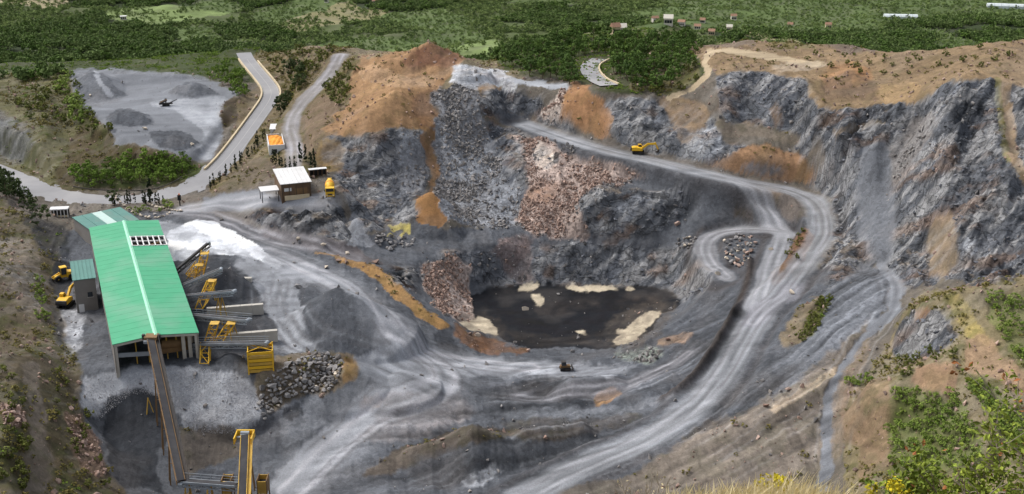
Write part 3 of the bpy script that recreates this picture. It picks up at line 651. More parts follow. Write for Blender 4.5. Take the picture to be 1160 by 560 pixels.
for pts_ in ([(300,284),(352,306),(400,330),(440,372),(470,398),(540,410),(600,416),(680,416)], [(440,372),(480,400),(512,430),(480,446),(430,462),(380,505),(330,556)], [(210,240),(260,250),(310,272),(350,282),(410,310)], [(330,310),(320,350),(345,395),(420,408),(480,415)], [(300,320),(300,360),(330,400),(390,408)], [(520,440),(600,452),(690,446),(760,420),(800,380)], [(440,556),(520,520),(620,500),(700,488)], [(560,430),(640,422),(720,418)], [(640,545),(720,512),(790,470),(830,430)], [(1010,305),(1018,335),(1008,360),(980,385),(958,420),(946,470),(940,540)], [(940,420),(900,450),(840,490),(780,530)], [(950,450),(900,490),(850,520),(800,545)]):
    P_ = smooth_path(path3(pts_)); ruts(P_, (-3.2, -1.2, .8, 2.9), lt, .4, .32); ruts(P_, (-4.1, -2.2, -.2, 1.8, 3.8), dk, .6, .34)
# berm of dark earth on the pit side of the haul road
sl, d, zz, side, al = seg_dist(BERM, 5)
kk = (np.exp(-(d / 1.1) ** 2) * .8)[..., None]; ALB[sl] = ALB[sl] * (1 - kk) + lin((72, 64, 60)) * kk
# ------------------------------------------------------------------ open country beyond: patchwork of wood, scrub, orchard and field
far = sstep(520, 640, YY) * (H < 8)
cells = []
rng = np.random.RandomState(21)
for _ in range(330):
    Y = 520 * math.exp(rng.rand() * 1.5); cells.append(((rng.rand() * 1.1 - .55) * Y, Y))
cells = np.array(cells); ctype = rng.choice(6, len(cells), p=[.36, .22, .17, .1, .08, .07]); cang = rng.rand(len(cells)) * 3.14
CCOL = lin(np.array([(60,72,44), (84,96,58), (90,106,64), (112,128,80), (124,120,88), (140,132,106)]))
for i, (cx, cy) in enumerate(cells):
    t = cx / cy
    if t < -.2 and cy < 900 and rng.rand() < .65: ctype[i] = 0
    if t > .0 and cy > 950 and rng.rand() < .7: ctype[i] = 2
    if t > .2 and cy < 950 and rng.rand() < .6: ctype[i] = 0
def cell_of(x, y):
    wx = x + 30 * (fbm(x / 60, y / 60, 71, 3) - .5); wy = y + 30 * (fbm(x / 60, y / 60, 72, 3) - .5)
    s = np.clip(y, 500, 4000); best = np.full(x.shape, 1e18); ci = np.zeros(x.shape, int)
    for i, (cx, cy) in enumerate(cells):
        d = (wx - cx) ** 2 + ((wy - cy) * .55) ** 2; m = d < best; best[m] = d[m]; ci[m] = i
    return ci
BED = [([(910,385),(925,336),(985,298),(1006,312),(1010,340),(996,362),(960,384),(930,420),(880,450),(800,490),(720,528),(760,490),(820,450),(870,410)], (1000,335), (870,430), 1.7, .55, .75),
 ([(540,405),(700,415),(800,345),(826,330),(846,352),(830,400),(790,440),(700,462),(560,460)], (820,360), (620,440), 2.2, .4, .6),
 ([(400,470),(540,440),(700,465),(760,470),(680,520),(560,560),(420,560),(330,556)], (660,480), (400,540), 2.6, .5, .7),
 ([(800,480),(880,450),(940,400),(955,440),(945,500),(940,556),(800,556),(690,556),(740,520)], (940,440), (740,540), 2.4, .4, .6),
 ([(955,440),(1004,430),(1008,470),(1004,520),(955,500)], (955,460), (1004,446), 1.2, .5, .5),
 ([(450,372),(540,410),(560,440),(480,450),(420,420)], (470,385), (540,430), 2.2, .3, .6)]
BEDN = np.zeros_like(H)
for pl, pa, pb, wl_, amp_, camp in BED:
    bm_ = pmask(pl, 5)[np.clip(py_, 0, ZH - 1).astype(int), np.clip(px_, 0, ZW - 1).astype(int)]
    a_, b_ = ground(*pa), ground(*pb); d_ = (b_ - a_); d_.z = 0; d_.normalize()
    u_ = XX * d_.x + YY * d_.y; v_ = -XX * d_.y + YY * d_.x + 2.5 * (fbm(XX / 16, YY / 16, 301, 2) - .5)
    nn = fbm(u_ / 22, v_ / wl_, 303, 4, .6) - .5
    BEDN += bm_ * nn * amp_ * 2
    ALB *= (1 + bm_ * nn * camp * 2.4)[..., None]
rf = np.searchsorted(Yr, 520)
CI = cell_of(XX[rf:], YY[rf:])
cc = CCOL[ctype[CI]] * (.75 + .5 * fbm(XX[rf:] / 14, YY[rf:] / 14, 77, 4))[..., None]
f3 = far[rf:, :, None]; ALB[rf:] = ALB[rf:] * (1 - f3) + cc * f3; MSK[rf:] = MSK[rf:] * (1 - f3) + np.array(VEG) * f3
# ------------------------------------------------------------------ roughness of the ground itself
rk = MSK[..., 0] * sstep(150, 190, YY); rb = MSK[..., 1]; vg = MSK[..., 2]
for _ in range(2): rk = blur(blur(rk, 1, 0), 2, 1)
ca, sa = math.cos(R(48)), math.sin(R(48))
U = XX * ca + YY * sa; V = -XX * sa + YY * ca
right = sstep(80, 105, XX)
big = (ridged(XX / 11, YY / 9, 81, 4) - .55) * 3.6
ribs = (ridged(U / 26, V / 6.0, 91, 5, .6) - .55) * 5.0
lump = big * (1 - right) + (ribs + .4 * big) * right
crk = ridged(U / 5 + H / 7, V / 2.2, 95, 4, .65)
led = H + .25 * XX + 2.5 * fbm(XX / 9, YY / 9, 97, 3)
led = (np.abs(((led / 3.1) % 1.0) - .5) - .25) * 1.5
dH = rk * (lump + led + (crk - .55) * 1.9 + (fbm(XX / 2.4, YY / 2.4, 99, 2) - .5) * 1.2) + BEDN
dH += rb * ((fbm(XX / 2.6, YY / 2.6, 101, 2) - .5) * .9)
dH += (1 - MSK[..., 3]) * (1 - rk) * (fbm(XX / 5, YY / 5, 105, 4) - .5) * .9
gully = (ridged(XX / 4 + YY / 30, YY / 26, 107, 4) - .5)
soil = sstep(.2, .4, rb) * (1 - rk) * (1 - MSK[..., 3])
dH += soil * gully * 1.3
dH += sstep(.5, 1, vg) * sstep(480, 560, YY) * (fbm(XX / 40, YY / 40, 109, 3) - .5) * 9
for pth in (ROAD, HAUL, SECOND, LOOP, LINK, GRAVEL, WOODROAD):
    s2, d, _, _, _ = seg_dist(pth, 9); dH[s2] *= sstep(3.2, 5.5, d)
BLD = np.array([(-83, 236), (-62, 240), (-88, 318), (-112, 314)])
H = H + dH
# ------------------------------------------------------------------ colour of stone and soil: bands, veins, stains
mot = fbm(XX / 3.4, YY / 3.4, 111, 3, .6); mot2 = fbm(U / 9 + H / 5, V / 2.0, 115, 5, .65); pat = fbm(XX / 17, YY / 17, 117, 3)
fv = np.ones_like(H)
fv += rk * ((mot2 - .5) * 1.3 + (mot - .5) * .5 + (pat - .5) * .8)
fv += (1 - rk) * ((mot - .5) * .28 + (pat - .5) * .3)
streak = fbm(XX / 16 + YY / 40, (YY - .2 * XX) / 2.2, 119, 2)
fv += MSK[..., 3] * (streak - .5) * .35
soilm = np.clip(1 - rk - MSK[..., 3], 0, 1)
fv += soilm * (streak - .5) * .3
gk = (sstep(.5, .7, fbm(XX / 12, YY / 12, 131, 4)) * soilm * .2)[..., None]; ALB = ALB * (1 - gk) + lin((118, 110, 104)) * gk
fv = np.clip(fv, .3, 2.2)
ALB = ALB * fv[..., None]
vein = sstep(.64, .74, ridged(U / 14 + .3 * fbm(XX / 5, YY / 5, 3), V / 3.5 + H / 6, 121, 3)) * rk * .75
ALB = ALB * (1 - vein[..., None]) + lin((152, 152, 153)) * vein[..., None]
rust = sstep(.6, .72, fbm(XX / 8, (YY + H) / 6, 125, 4)) * rk * .4
ALB = ALB * (1 - rust[..., None]) + lin((132, 98, 66)) * rust[..., None]
gyH = np.gradient(H, axis=0) / np.gradient(Yr)[:, None]; gxH = np.gradient(H, axis=1) / (dt * YY); slp = blur(blur(np.hypot(gyH, gxH), 1, 0), 1, 1)
ledge = rk * sstep(.75, .3, slp) * .75 * sstep(.3, .55, fbm(XX / 7, YY / 7, 141, 3)); ALB = ALB * (1 - ledge[..., None]) + lin((126,114,100)) * ledge[..., None]
tuft = sstep(.55, .68, fbm(XX / 3.2, YY / 3.2, 127, 4)) * np.clip(vg, 0, 1) * (1 - far) * .6
ALB = ALB * (1 - tuft[..., None]) + lin((74, 80, 40)) * tuft[..., None]
lum = ALB.mean(-1, keepdims=True) + 1e-4; ALB = ALB * np.clip((lum / .17) ** .3, .5, 1.5)
ALB = np.clip(ALB, .012, .72)

def colattr(me, name, arr):
    a = me.color_attributes.new(name, 'FLOAT_COLOR', 'POINT')
    a.data.foreach_set('color', np.concatenate([arr, np.ones((len(arr), 1))], 1).astype(np.float32).ravel())
co = np.stack([XX, YY, H], -1).reshape(-1, 3)
ii = np.arange(NY * NT).reshape(NY, NT)
q = np.stack([ii[:-1, :-1], ii[:-1, 1:], ii[1:, 1:], ii[1:, :-1]], -1).reshape(-1, 4)
me = bpy.data.meshes.new('quarry_ground')
me.vertices.add(len(co)); me.vertices.foreach_set('co', co.astype(np.float32).ravel())
me.loops.add(q.size); me.loops.foreach_set('vertex_index', q.astype(np.int32).ravel())
me.polygons.add(len(q)); me.polygons.foreach_set('loop_start', np.arange(0, q.size, 4, dtype=np.int32)); me.polygons.foreach_set('loop_total', np.full(len(q), 4, np.int32))
me.polygons.foreach_set('use_smooth', np.ones(len(q), bool))
me.update(calc_edges=True)
colattr(me, 'ground_colour', ALB.reshape(-1, 3)); colattr(me, 'ground_kind', MSK[..., :3].reshape(-1, 3))
gobj = bpy.data.objects.new('ground', me); COL.objects.link(gobj); gobj['kind'] = 'structure'; gobj['label'] = 'stepped grey quarry floor, faces and brown hillsides'

# ------------------------------------------------------------------ materials
def nmat(name):
    m = bpy.data.materials.new(name); m.use_nodes = True
    return m, m.node_tree.nodes, m.node_tree.links, m.node_tree.nodes['Principled BSDF']
def ground_mat():
    m, N, K, B = nmat('quarry_ground')
    def nd(t, **kw):
        n = N.new(t)
        for k, v in kw.items(): n.inputs[k].default_value = v
        return n
    def rng_(src, a0, a1, b0, b1):
        r_ = nd('ShaderNodeMapRange'); r_.inputs[1].default_value = a0; r_.inputs[2].default_value = a1; r_.inputs[3].default_value = b0; r_.inputs[4].default_value = b1; K.new(src, r_.inputs[0]); return r_.outputs[0]
    def op(o_, a_, b_, c_=None):
        n = N.new('ShaderNodeMath'); n.operation = o_
        for i, v in enumerate((a_, b_, c_)):
            if v is None: continue
            if isinstance(v, (int, float)): n.inputs[i].default_value = v
            else: K.new(v, n.inputs[i])
        return n.outputs[0]
    def mixf(f, a_, b_): return op('MULTIPLY_ADD', f, op('SUBTRACT', b_, a_), a_)
    a = N.new('ShaderNodeVertexColor'); a.layer_name = 'ground_colour'; kd = N.new('ShaderNodeVertexColor'); kd.layer_name = 'ground_kind'
    sep = N.new('ShaderNodeSeparateColor'); K.new(kd.outputs[0], sep.inputs[0]); rock, rub = sep.outputs[0], sep.outputs[1]
    g = N.new('ShaderNodeNewGeometry'); pos = g.outputs['Position']
    n1 = nd('ShaderNodeTexNoise', Scale=3.2, Detail=7, Roughness=.8); K.new(pos, n1.inputs['Vector'])
    vo = nd('ShaderNodeTexVoronoi', Scale=1.3); K.new(pos, vo.inputs['Vector'])
    vs_ = N.new('ShaderNodeSeparateColor'); K.new(vo.outputs['Color'], vs_.inputs[0])
    base = rng_(n1.outputs[0], .28, .72, .66, 1.34)
    stones = mixf(rub, 1.0, rng_(vs_.outputs[0], 0, 1, .6, 1.45))
    # rock: beds leaning with the faces, blocks of unequal tone, open joints
    mp = N.new('ShaderNodeMapping'); mp.inputs['Rotation'].default_value = (.35, -.5, -R(48)); mp.inputs['Scale'].default_value = (.32, 1.0, .55); K.new(pos, mp.inputs['Vector'])
    wn = nd('ShaderNodeTexNoise', Scale=.35, Detail=5, Roughness=.6); K.new(pos, wn.inputs['Vector'])
    wv = N.new('ShaderNodeVectorMath'); wv.operation = 'MULTIPLY_ADD'; K.new(wn.outputs['Color'], wv.inputs[0]); wv.inputs[1].default_value = (1.8, 1.8, 1.8); K.new(mp.outputs[0], wv.inputs[2])
    nA = nd('ShaderNodeTexNoise', Scale=1.5, Detail=12, Roughness=.8, Distortion=.5); K.new(wv.outputs[0], nA.inputs['Vector'])
    vb = nd('ShaderNodeTexVoronoi', Scale=.75); K.new(wv.outputs[0], vb.inputs['Vector'])
    vbs = N.new('ShaderNodeSeparateColor'); K.new(vb.outputs['Color'], vbs.inputs[0])
    ve = N.new('ShaderNodeTexVoronoi'); ve.feature = 'DISTANCE_TO_EDGE'; ve.inputs['Scale'].default_value = .6; K.new(wv.outputs[0], ve.inputs['Vector'])
    joint = rng_(ve.outputs['Distance'], .0, .07, .42, 1.0)
    rocky = op('MULTIPLY', op('MULTIPLY', rng_(nA.outputs[0], .3, .7, .4, 1.6), rng_(vbs.outputs[0], 0, 1, .72, 1.3)), joint)
    val = mixf(rock, op('MULTIPLY', base, stones), rocky)
    vm = N.new('ShaderNodeVectorMath'); vm.operation = 'SCALE'; K.new(a.outputs[0], vm.inputs[0]); K.new(val, vm.inputs['Scale'])
    K.new(vm.outputs[0], B.inputs['Base Color']); B.inputs['Roughness'].default_value = .93; B.inputs['Specular IOR Level'].default_value = .15
    n2 = nd('ShaderNodeTexNoise', Scale=2.2, Detail=8, Roughness=.75); K.new(pos, n2.inputs['Vector'])
    hgt = mixf(rock, n2.outputs[0], op('MULTIPLY_ADD', joint, .35, op('MULTIPLY_ADD', vbs.outputs[1], .5, op('MULTIPLY', nA.outputs[0], 1.1))))
    bp = N.new('ShaderNodeBump'); bp.inputs['Distance'].default_value = 1.0; K.new(op('MULTIPLY_ADD', rock, .6, op('MULTIPLY_ADD', rub, .3, .16)), bp.inputs['Strength']); K.new(hgt, bp.inputs['Height']); K.new(bp.outputs[0], B.inputs['Normal'])
    return m
me.materials.append(ground_mat())
# ------------------------------------------------------------------ builders
def paint_mat(name, rgb, rough=.6, var=.12, dirt=(96, 88, 80), damt=.25, scale=1.2, metal=0.0, rand=0.0, bump=.0, spec=.3):
    """one colour of paint, stone or cloth with grain, wear and dust on it"""
    m, N, K, B = nmat(name)
    tc_ = N.new('ShaderNodeTexCoord'); n = N.new('ShaderNodeTexNoise'); n.inputs['Scale'].default_value = scale; n.inputs['Detail'].default_value = 8; n.inputs['Roughness'].default_value = .65
    K.new(tc_.outputs['Object'], n.inputs['Vector'])
    rm = N.new('ShaderNodeMapRange'); rm.inputs[1].default_value = .3; rm.inputs[2].default_value = .7; rm.inputs[3].default_value = 1 - var; rm.inputs[4].default_value = 1 + var; K.new(n.outputs[0], rm.inputs[0])
    sc_ = N.new('ShaderNodeVectorMath'); sc_.operation = 'SCALE'; sc_.inputs[0].default_value = L3(*rgb); val = rm.outputs[0]
    if rand:
        oi = N.new('ShaderNodeObjectInfo'); r2 = N.new('ShaderNodeMapRange'); r2.inputs[3].default_value = 1 - rand; r2.inputs[4].default_value = 1 + rand; K.new(oi.outputs['Random'], r2.inputs[0])
        mu = N.new('ShaderNodeMath'); mu.operation = 'MULTIPLY'; K.new(val, mu.inputs[0]); K.new(r2.outputs[0], mu.inputs[1]); val = mu.outputs[0]
    K.new(val, sc_.inputs['Scale'])
    n2 = N.new('ShaderNodeTexNoise'); n2.inputs['Scale'].default_value = scale * .35; n2.inputs['Detail'].default_value = 7; K.new(tc_.outputs['Object'], n2.inputs['Vector'])
    r3 = N.new('ShaderNodeMapRange'); r3.inputs[1].default_value = .48; r3.inputs[2].default_value = .68; r3.inputs[4].default_value = damt; K.new(n2.outputs[0], r3.inputs[0])
    mx = N.new('ShaderNodeMix'); mx.data_type = 'RGBA'; K.new(r3.outputs[0], mx.inputs[0]); K.new(sc_.outputs[0], mx.inputs[6]); mx.inputs[7].default_value = (*L3(*dirt), 1)
    K.new(mx.outputs[2], B.inputs['Base Color']); B.inputs['Roughness'].default_value = rough; B.inputs['Metallic'].default_value = metal; B.inputs['Specular IOR Level'].default_value = spec
    if bump:
        bp = N.new('ShaderNodeBump'); bp.inputs['Strength'].default_value = bump; bp.inputs['Distance'].default_value = .1; K.new(n.outputs[0], bp.inputs['Height']); K.new(bp.outputs[0], B.inputs['Normal'])
    return m
M = {
 'roof': paint_mat('green_roof_sheet', (66,156,116), .6, .07, (112,158,134), .6, .3, rand=.02),
 'ridge': paint_mat('pale_ridge_sheet', (150,214,182), .5, .05, damt=.15),
 'teal': paint_mat('weathered_teal_sheet', (84,130,122), .55, .1, (128,130,122), .45, .5, rand=.04),
 'teal_light': paint_mat('translucent_pale_sheet', (182,206,200), .4, .05, damt=.1),
 'wall': paint_mat('grey_wall_panel', (128,124,120), .75, .08, (104,92,80), .4, .4, rand=.05),
 'conc': paint_mat('pale_concrete', (186,182,174), .85, .1, (128,122,114), .4, .6, rand=.04),
 'white': paint_mat('white_painted_sheet', (212,212,212), .55, .04, (170,166,160), .35, .4, rand=.02),
 'steel': paint_mat('galvanised_steel', (150,158,166), .55, .1, (96,92,88), .3, .8, .15),
 'dsteel': paint_mat('dark_steel', (58,56,56), .6, .15, (84,70,58), .4, .8),
 'yellow': paint_mat('yellow_machine_paint', (226,180,48), .5, .08, (150,112,58), .3, .9),
 'yellow_d': paint_mat('dusty_yellow_steel', (194,158,72), .65, .12, (120,92,60), .5, .8),
 'ochre': paint_mat('rusty_ochre_steel', (126,100,70), .75, .15, (90,70,52), .5, .8),
 'belt': paint_mat('black_rubber_belt', (50,50,54), .8, .15, (92,90,90), .35, .7),
 'black': paint_mat('black_rubber', (30,30,31), .8, .15, (80,76,70), .25, 1.0),
 'glass': paint_mat('dark_window_glass', (38,44,50), .08, .05, damt=0, spec=.6),
 'orange': paint_mat('orange_bulk_goods', (226,150,52), .8, .14, (196,120,48), .5, .9),
 'brick': paint_mat('brown_timber_and_block', (104,84,66), .85, .15, (70,58,48), .5, .7, rand=.12),
 'house': paint_mat('white_render_wall', (214,208,196), .8, .05, (170,160,146), .3, .3),
 'tile': paint_mat('clay_tile_roof', (158,124,104), .85, .12, (126,88,68), .4, .5),
 'poly': paint_mat('greenhouse_film', (206,214,216), .3, .05, (180,186,186), .3, .1),
 'asphalt': paint_mat('worn_asphalt', (140,140,143), .9, .1, (164,163,163), .75, .12),
 'kerb': paint_mat('cream_stone_kerb', (200,184,154), .85, .1, (150,136,112), .3, .6),
 'line': paint_mat('white_road_paint', (168,168,166), .7, .08, (140,140,140), .3, 1),
 'rail': paint_mat('dull_guard_rail', (96,92,88), .55, .12, damt=.3, metal=.3),
 'orange_sign': paint_mat('orange_paint', (214,108,40), .6),
 'blue': paint_mat('blue_paint', (70,110,150), .5),
 'bark': paint_mat('grey_brown_bark', (92,78,64), .95, .2, scale=4, bump=.4),
 'dry_bark': paint_mat('bleached_bare_twig', (150,140,126), .95, .15, (108,98,86), .4, 6),
}
class MB:
    def __init__(s): s.v = []; s.f = []
    def add(s, vs, fs):
        n = len(s.v); s.v += [tuple(v) for v in vs]; s.f += [tuple(i + n for i in f) for f in fs]
    def box(s, c, d, rot=None):
        c = Vector(c); hx, hy, hz = d[0] / 2, d[1] / 2, d[2] / 2
        vs = [Vector((x, y, z)) for z in (-hz, hz) for y in (-hy, hy) for x in (-hx, hx)]
        if rot is not None: vs = [rot @ v for v in vs]
        s.add([v + c for v in vs], [(0,2,3,1),(4,5,7,6),(0,1,5,4),(2,6,7,3),(0,4,6,2),(1,3,7,5)])
        return s
    def bar(s, a, b, w_, h_=None):
        """square bar from a to b"""
        a = Vector(a); b = Vector(b); d = b - a; L = d.length
        if L < 1e-6: return s
        h_ = h_ or w_
        x = d.normalized(); y = Vector((0, 0, 1)).cross(x)
        y = Vector((1, 0, 0)) if y.length < 1e-4 else y.normalized(); z = x.cross(y)
        rot = Matrix((x, y, z)).transposed()
        return s.box((a + b) / 2, (L, w_, h_), rot)
    def tube(s, a, b, r0, r1=None, n=8, caps=True):
        a = Vector(a); b = Vector(b); r1 = r0 if r1 is None else r1; x = (b - a).normalized()
        y = x.orthogonal().normalized(); z = x.cross(y)
        ring = lambda p, r: [p + (y * math.cos(6.2832 * k / n) + z * math.sin(6.2832 * k / n)) * r for k in range(n)]
        fs = [(k, (k + 1) % n, n + (k + 1) % n, n + k) for k in range(n)]
        if caps: fs += [tuple(range(n - 1, -1, -1)), tuple(range(n, 2 * n))]
        s.add(ring(a, r0) + ring(b, r1), fs); return s
    def lathe(s, prof, axis_o, axis_d, n=12):
        """profile of (distance along axis, radius)"""
        o = Vector(axis_o); x = Vector(axis_d).normalized(); y = x.orthogonal().normalized(); z = x.cross(y); vs = []
        for d, r in prof: vs += [o + x * d + (y * math.cos(6.2832 * k / n) + z * math.sin(6.2832 * k / n)) * r for k in range(n)]
        fs = [(i * n + k, i * n + (k + 1) % n, (i + 1) * n + (k + 1) % n, (i + 1) * n + k) for i in range(len(prof) - 1) for k in range(n)]
        fs += [tuple(range(n - 1, -1, -1)), tuple(range((len(prof) - 1) * n, len(prof) * n))]
        s.add(vs, fs); return s
    def prism(s, poly, y0, y1, plane='xz'):
        """outline in the xz plane, thick along y (or xy along z)"""
        n = len(poly)
        vs = [((p[0], y, p[1]) if plane == 'xz' else (p[0], p[1], y)) for y in (y0, y1) for p in poly]
        s.add(vs, [(k, (k + 1) % n, n + (k + 1) % n, n + k) for k in range(n)] + [tuple(range(n - 1, -1, -1)), tuple(range(n, 2 * n))]); return s
    def mesh(s, name, mat, bevel=0, smooth=False):
        me_ = bpy.data.meshes.new(name); me_.from_pydata(s.v, [], s.f)
        bm = bmesh.new(); bm.from_mesh(me_); bmesh.ops.recalc_face_normals(bm, faces=bm.faces)
        if bevel: bmesh.ops.bevel(bm, geom=list(bm.edges), offset=bevel, segments=1, affect='EDGES', profile=.5)
        if smooth:
            for f in bm.faces: f.smooth = True
        bm.to_mesh(me_); bm.free()
        if mat: me_.materials.append(mat)
        return me_
    def build(s, name, mat, parent=None, bevel=0, smooth=False):
        o = bpy.data.objects.new(name, s.mesh(name, mat, bevel, smooth)); COL.objects.link(o)
        if parent is not None: o.parent = parent
        return o
def put(name, mesh_, parent, loc=(0, 0, 0), rot=None):
    o = bpy.data.objects.new(name, mesh_); COL.objects.link(o); o.parent = parent; o.location = loc
    if rot is not None: o.rotation_euler = rot
    return o
def tag(o, label, cat, group=None, kind=None):
    o['label'] = label; o['category'] = cat
    if group: o['group'] = group
    if kind: o['kind'] = kind
    return o
def thing(name, label, cat, loc, rz=0, group=None):
    o = bpy.data.objects.new(name, None); COL.objects.link(o); o.location = loc; o.rotation_euler = (0, 0, rz); o.empty_display_size = .3
    return tag(o, label, cat, group)
def copy_tree(o, parent=None):
    c = o.copy(); COL.objects.link(c)
    if parent is not None: c.parent = parent
    for ch in list(o.children): copy_tree(ch, c)
    return c
def gz(x, y): return float(sampleH(x, y))
def lattice(mb, a, b, w_, h_, n, t=.09, side=None):
    """box truss from a to b"""
    a = Vector(a); b = Vector(b); x = (b - a).normalized(); y = side or Vector((0, 0, 1)).cross(x).normalized(); z = x.cross(y)
    cs = [(sy * w_ / 2, sz * h_ / 2) for sy, sz in ((-1,-1),(1,-1),(1,1),(-1,1))]
    P = [[a.lerp(b, i / n) + y * cy + z * cz for cy, cz in cs] for i in range(n + 1)]
    for k in range(4): mb.bar(P[0][k], P[n][k], t * 1.3)
    for i in range(n):
        for k in range(4):
            j = (k + 1) % 4
            mb.bar(P[i][k], P[i][j], t)
            mb.bar(P[i][k] if (i + k) % 2 else P[i][j], P[i + 1][j] if (i + k) % 2 else P[i + 1][k], t)
    return mb

# ------------------------------------------------------------------ asphalt road with kerb walls, lines and guard rail
def ribbon(pth, off0, off1, lift, name, mat, parent=None, thick=0, i0=0, i1=None, sub=None):
    mb = MB(); P = pth[i0:i1]; n = len(P); rowsv = []
    for i, p in enumerate(P):
        d = (P[min(i + 1, n - 1)] - P[max(i - 1, 0)]); d.z = 0; d.normalize(); nr = Vector((-d.y, d.x, 0))
        a = p + nr * off0; b = p + nr * off1
        rowsv.append((a, b))
    vs = []; fs = []
    for a, b in rowsv:
        base = lift
        vs += [(a.x, a.y, a.z + base), (b.x, b.y, b.z + base)]
        if thick: vs += [(b.x, b.y, b.z + base - thick), (a.x, a.y, a.z + base - thick)]
    m = 4 if thick else 2
    for i in range(n - 1):
        q_ = i * m
        fs.append((q_, q_ + 1, q_ + m + 1, q_ + m))
        if thick:
            for k in range(1, 4): fs.append((q_ + k, q_ + (k + 1) % 4, q_ + m + (k + 1) % 4, q_ + m + k))
    if thick: fs += [(0, 3, 2, 1), tuple((n - 1) * 4 + k for k in range(4))]
    mb.add(vs, fs)
    return mb.build(name, mat, parent)
def wid_at(p):
    return 2.9 + 3.1 * float(sstep(395, 360, p.y))
def ribbon_w(pth, lift, name, mat):
    mb = MB(); vs = []; fs = []
    for i, p in enumerate(pth):
        d = pth[min(i + 1, len(pth) - 1)] - pth[max(i - 1, 0)]; d.z = 0; d.normalize(); nr = Vector((-d.y, d.x, 0)); h_ = wid_at(p)
        for k in range(5): q_ = p + nr * h_ * (k / 2 - 1); vs.append((q_.x, q_.y, p.z + lift))
    for i in range(len(pth) - 1):
        for k in range(4): a_ = i * 5 + k; fs.append((a_, a_ + 1, a_ + 6, a_ + 5))
    mb.add(vs, fs); return mb.build(name, mat)
rd = ribbon_w(ROAD, .08, 'road', M['asphalt']); rd['kind'] = 'structure'; rd['label'] = 'two lane asphalt road curving past the quarry'
# which part of the road is which: index by distance to photo position
def near_i(pth, px, py):
    best = min(range(len(pth)), key=lambda i: (proj(*pth[i])[0] - px) ** 2 + (proj(*pth[i])[1] - py) ** 2); return best
iA, iB, iC, iD = near_i(ROAD, 236, 203), near_i(ROAD, 285, 145), near_i(ROAD, 308, 112), near_i(ROAD, 279, 66)
mbm = MB()
ribbon(ROAD, -.07, .07, .1, 'road_marking', M['line'], rd, 0, iA, iD)
for k_ in (-2.5, 2.5): ribbon(ROAD, k_ - .06, k_ + .06, .1, 'road_marking', M['line'], rd, 0, iA, iD)
kw = tag(ribbon(ROAD, 2.95, 3.5, .7, 'kerb_wall', M['kerb'], None, 1.3, iB - 18, iD), 'low cream kerb wall on the outer side of the asphalt bend', 'wall')
kw2 = tag(ribbon(ROAD, -3.5, -2.95, .7, 'kerb_wall', M['kerb'], None, 1.3, iC - 2, iD - 3), 'short cream kerb wall on the inner side of the upper asphalt bend', 'wall')
wr = ribbon(WOODROAD, -3.0, 3.0, .35, 'wood_road', M['asphalt']); wr['kind'] = 'structure'; wr['label'] = 'short stretch of pale road showing between the pines'
tag(ribbon(WOODROAD, -3.5, -3.05, .8, 'kerb_wall', M['kerb'], None, .9, 0, None), 'cream kerb wall of the road showing between the pines', 'wall')
def guard_rail(pth, off, i0, i1, label):
    P = pth[i0:i1]; g_ = thing('guard_rail', label, 'guard rail', P[0]); o0 = Vector(P[0]); Q = []
    for i, p in enumerate(P):
        d = P[min(i + 1, len(P) - 1)] - P[max(i - 1, 0)]; d.z = 0; d.normalize(); Q.append(p + Vector((-d.y, d.x, 0)) * off)
    mb = MB()
    for a, b in zip(Q[:-1], Q[1:]): mb.bar(a - o0 + Vector((0, 0, .72)), b - o0 + Vector((0, 0, .72)), .09, .34)
    mb.build('rail', M['rail'], g_)
    pm = MB().box((0, 0, .35), (.14, .14, .8)).mesh('post', M['rail'])
    for q_ in Q[::2]: put('post', pm, g_, q_ - o0)
guard_rail(ROAD, 6.5, near_i(ROAD, 62, 225), near_i(ROAD, 234, 205), 'grey guard rail along the outside of the road bend beside the plant')

# ------------------------------------------------------------------ long green roofed plant hall
ZE = 7.0
FL, FR, BL, BR = at(126.7,388.7,ZE), at(226,379,ZE), at(100,255.6,ZE), at(180.7,251.9,ZE)
ax = ((BL - FL) + (BR - FR)).normalized(); px2 = Vector((ax.y, -ax.x, 0))
if px2.x < 0: px2 = -px2
ctr = (FL + FR) / 2; LEN = ((BL - FL).length + (BR - FR).length) / 2; WID = ((FR - FL).length + (BR - BL).length) / 2 - .3
HR = math.atan2(px2.y, px2.x)                     # local x across the hall, local y along it
g0 = .6
hall = thing('plant_hall', 'long processing hall with a bright green metal roof and open front', 'building', (ctr.x, ctr.y, g0), HR)
e = ZE - g0; rise = .85; hw = WID / 2
NPN = 26; plen = LEN / NPN
def slope_panel(side, y0, y1, x0=0.0, x1=None):
    x1 = hw if x1 is None else x1; mb = MB(); s_ = side; t = .12
    zt = lambda x: e + rise * (1 - x / hw)
    P = [(s_ * x0, zt(x0)), (s_ * x1, zt(x1)), (s_ * x1, zt(x1) - t), (s_ * x0, zt(x0) - t)]
    mb.prism(P, y0 + .003, y1 - .003)
    yy = y0 + .1
    mb.prism([(s_ * x0, zt(x0) + .02), (s_ * x1, zt(x1) + .02), (s_ * x1, zt(x1) - .02), (s_ * x0, zt(x0) - .02)], yy - .06, yy + .06)
    return mb
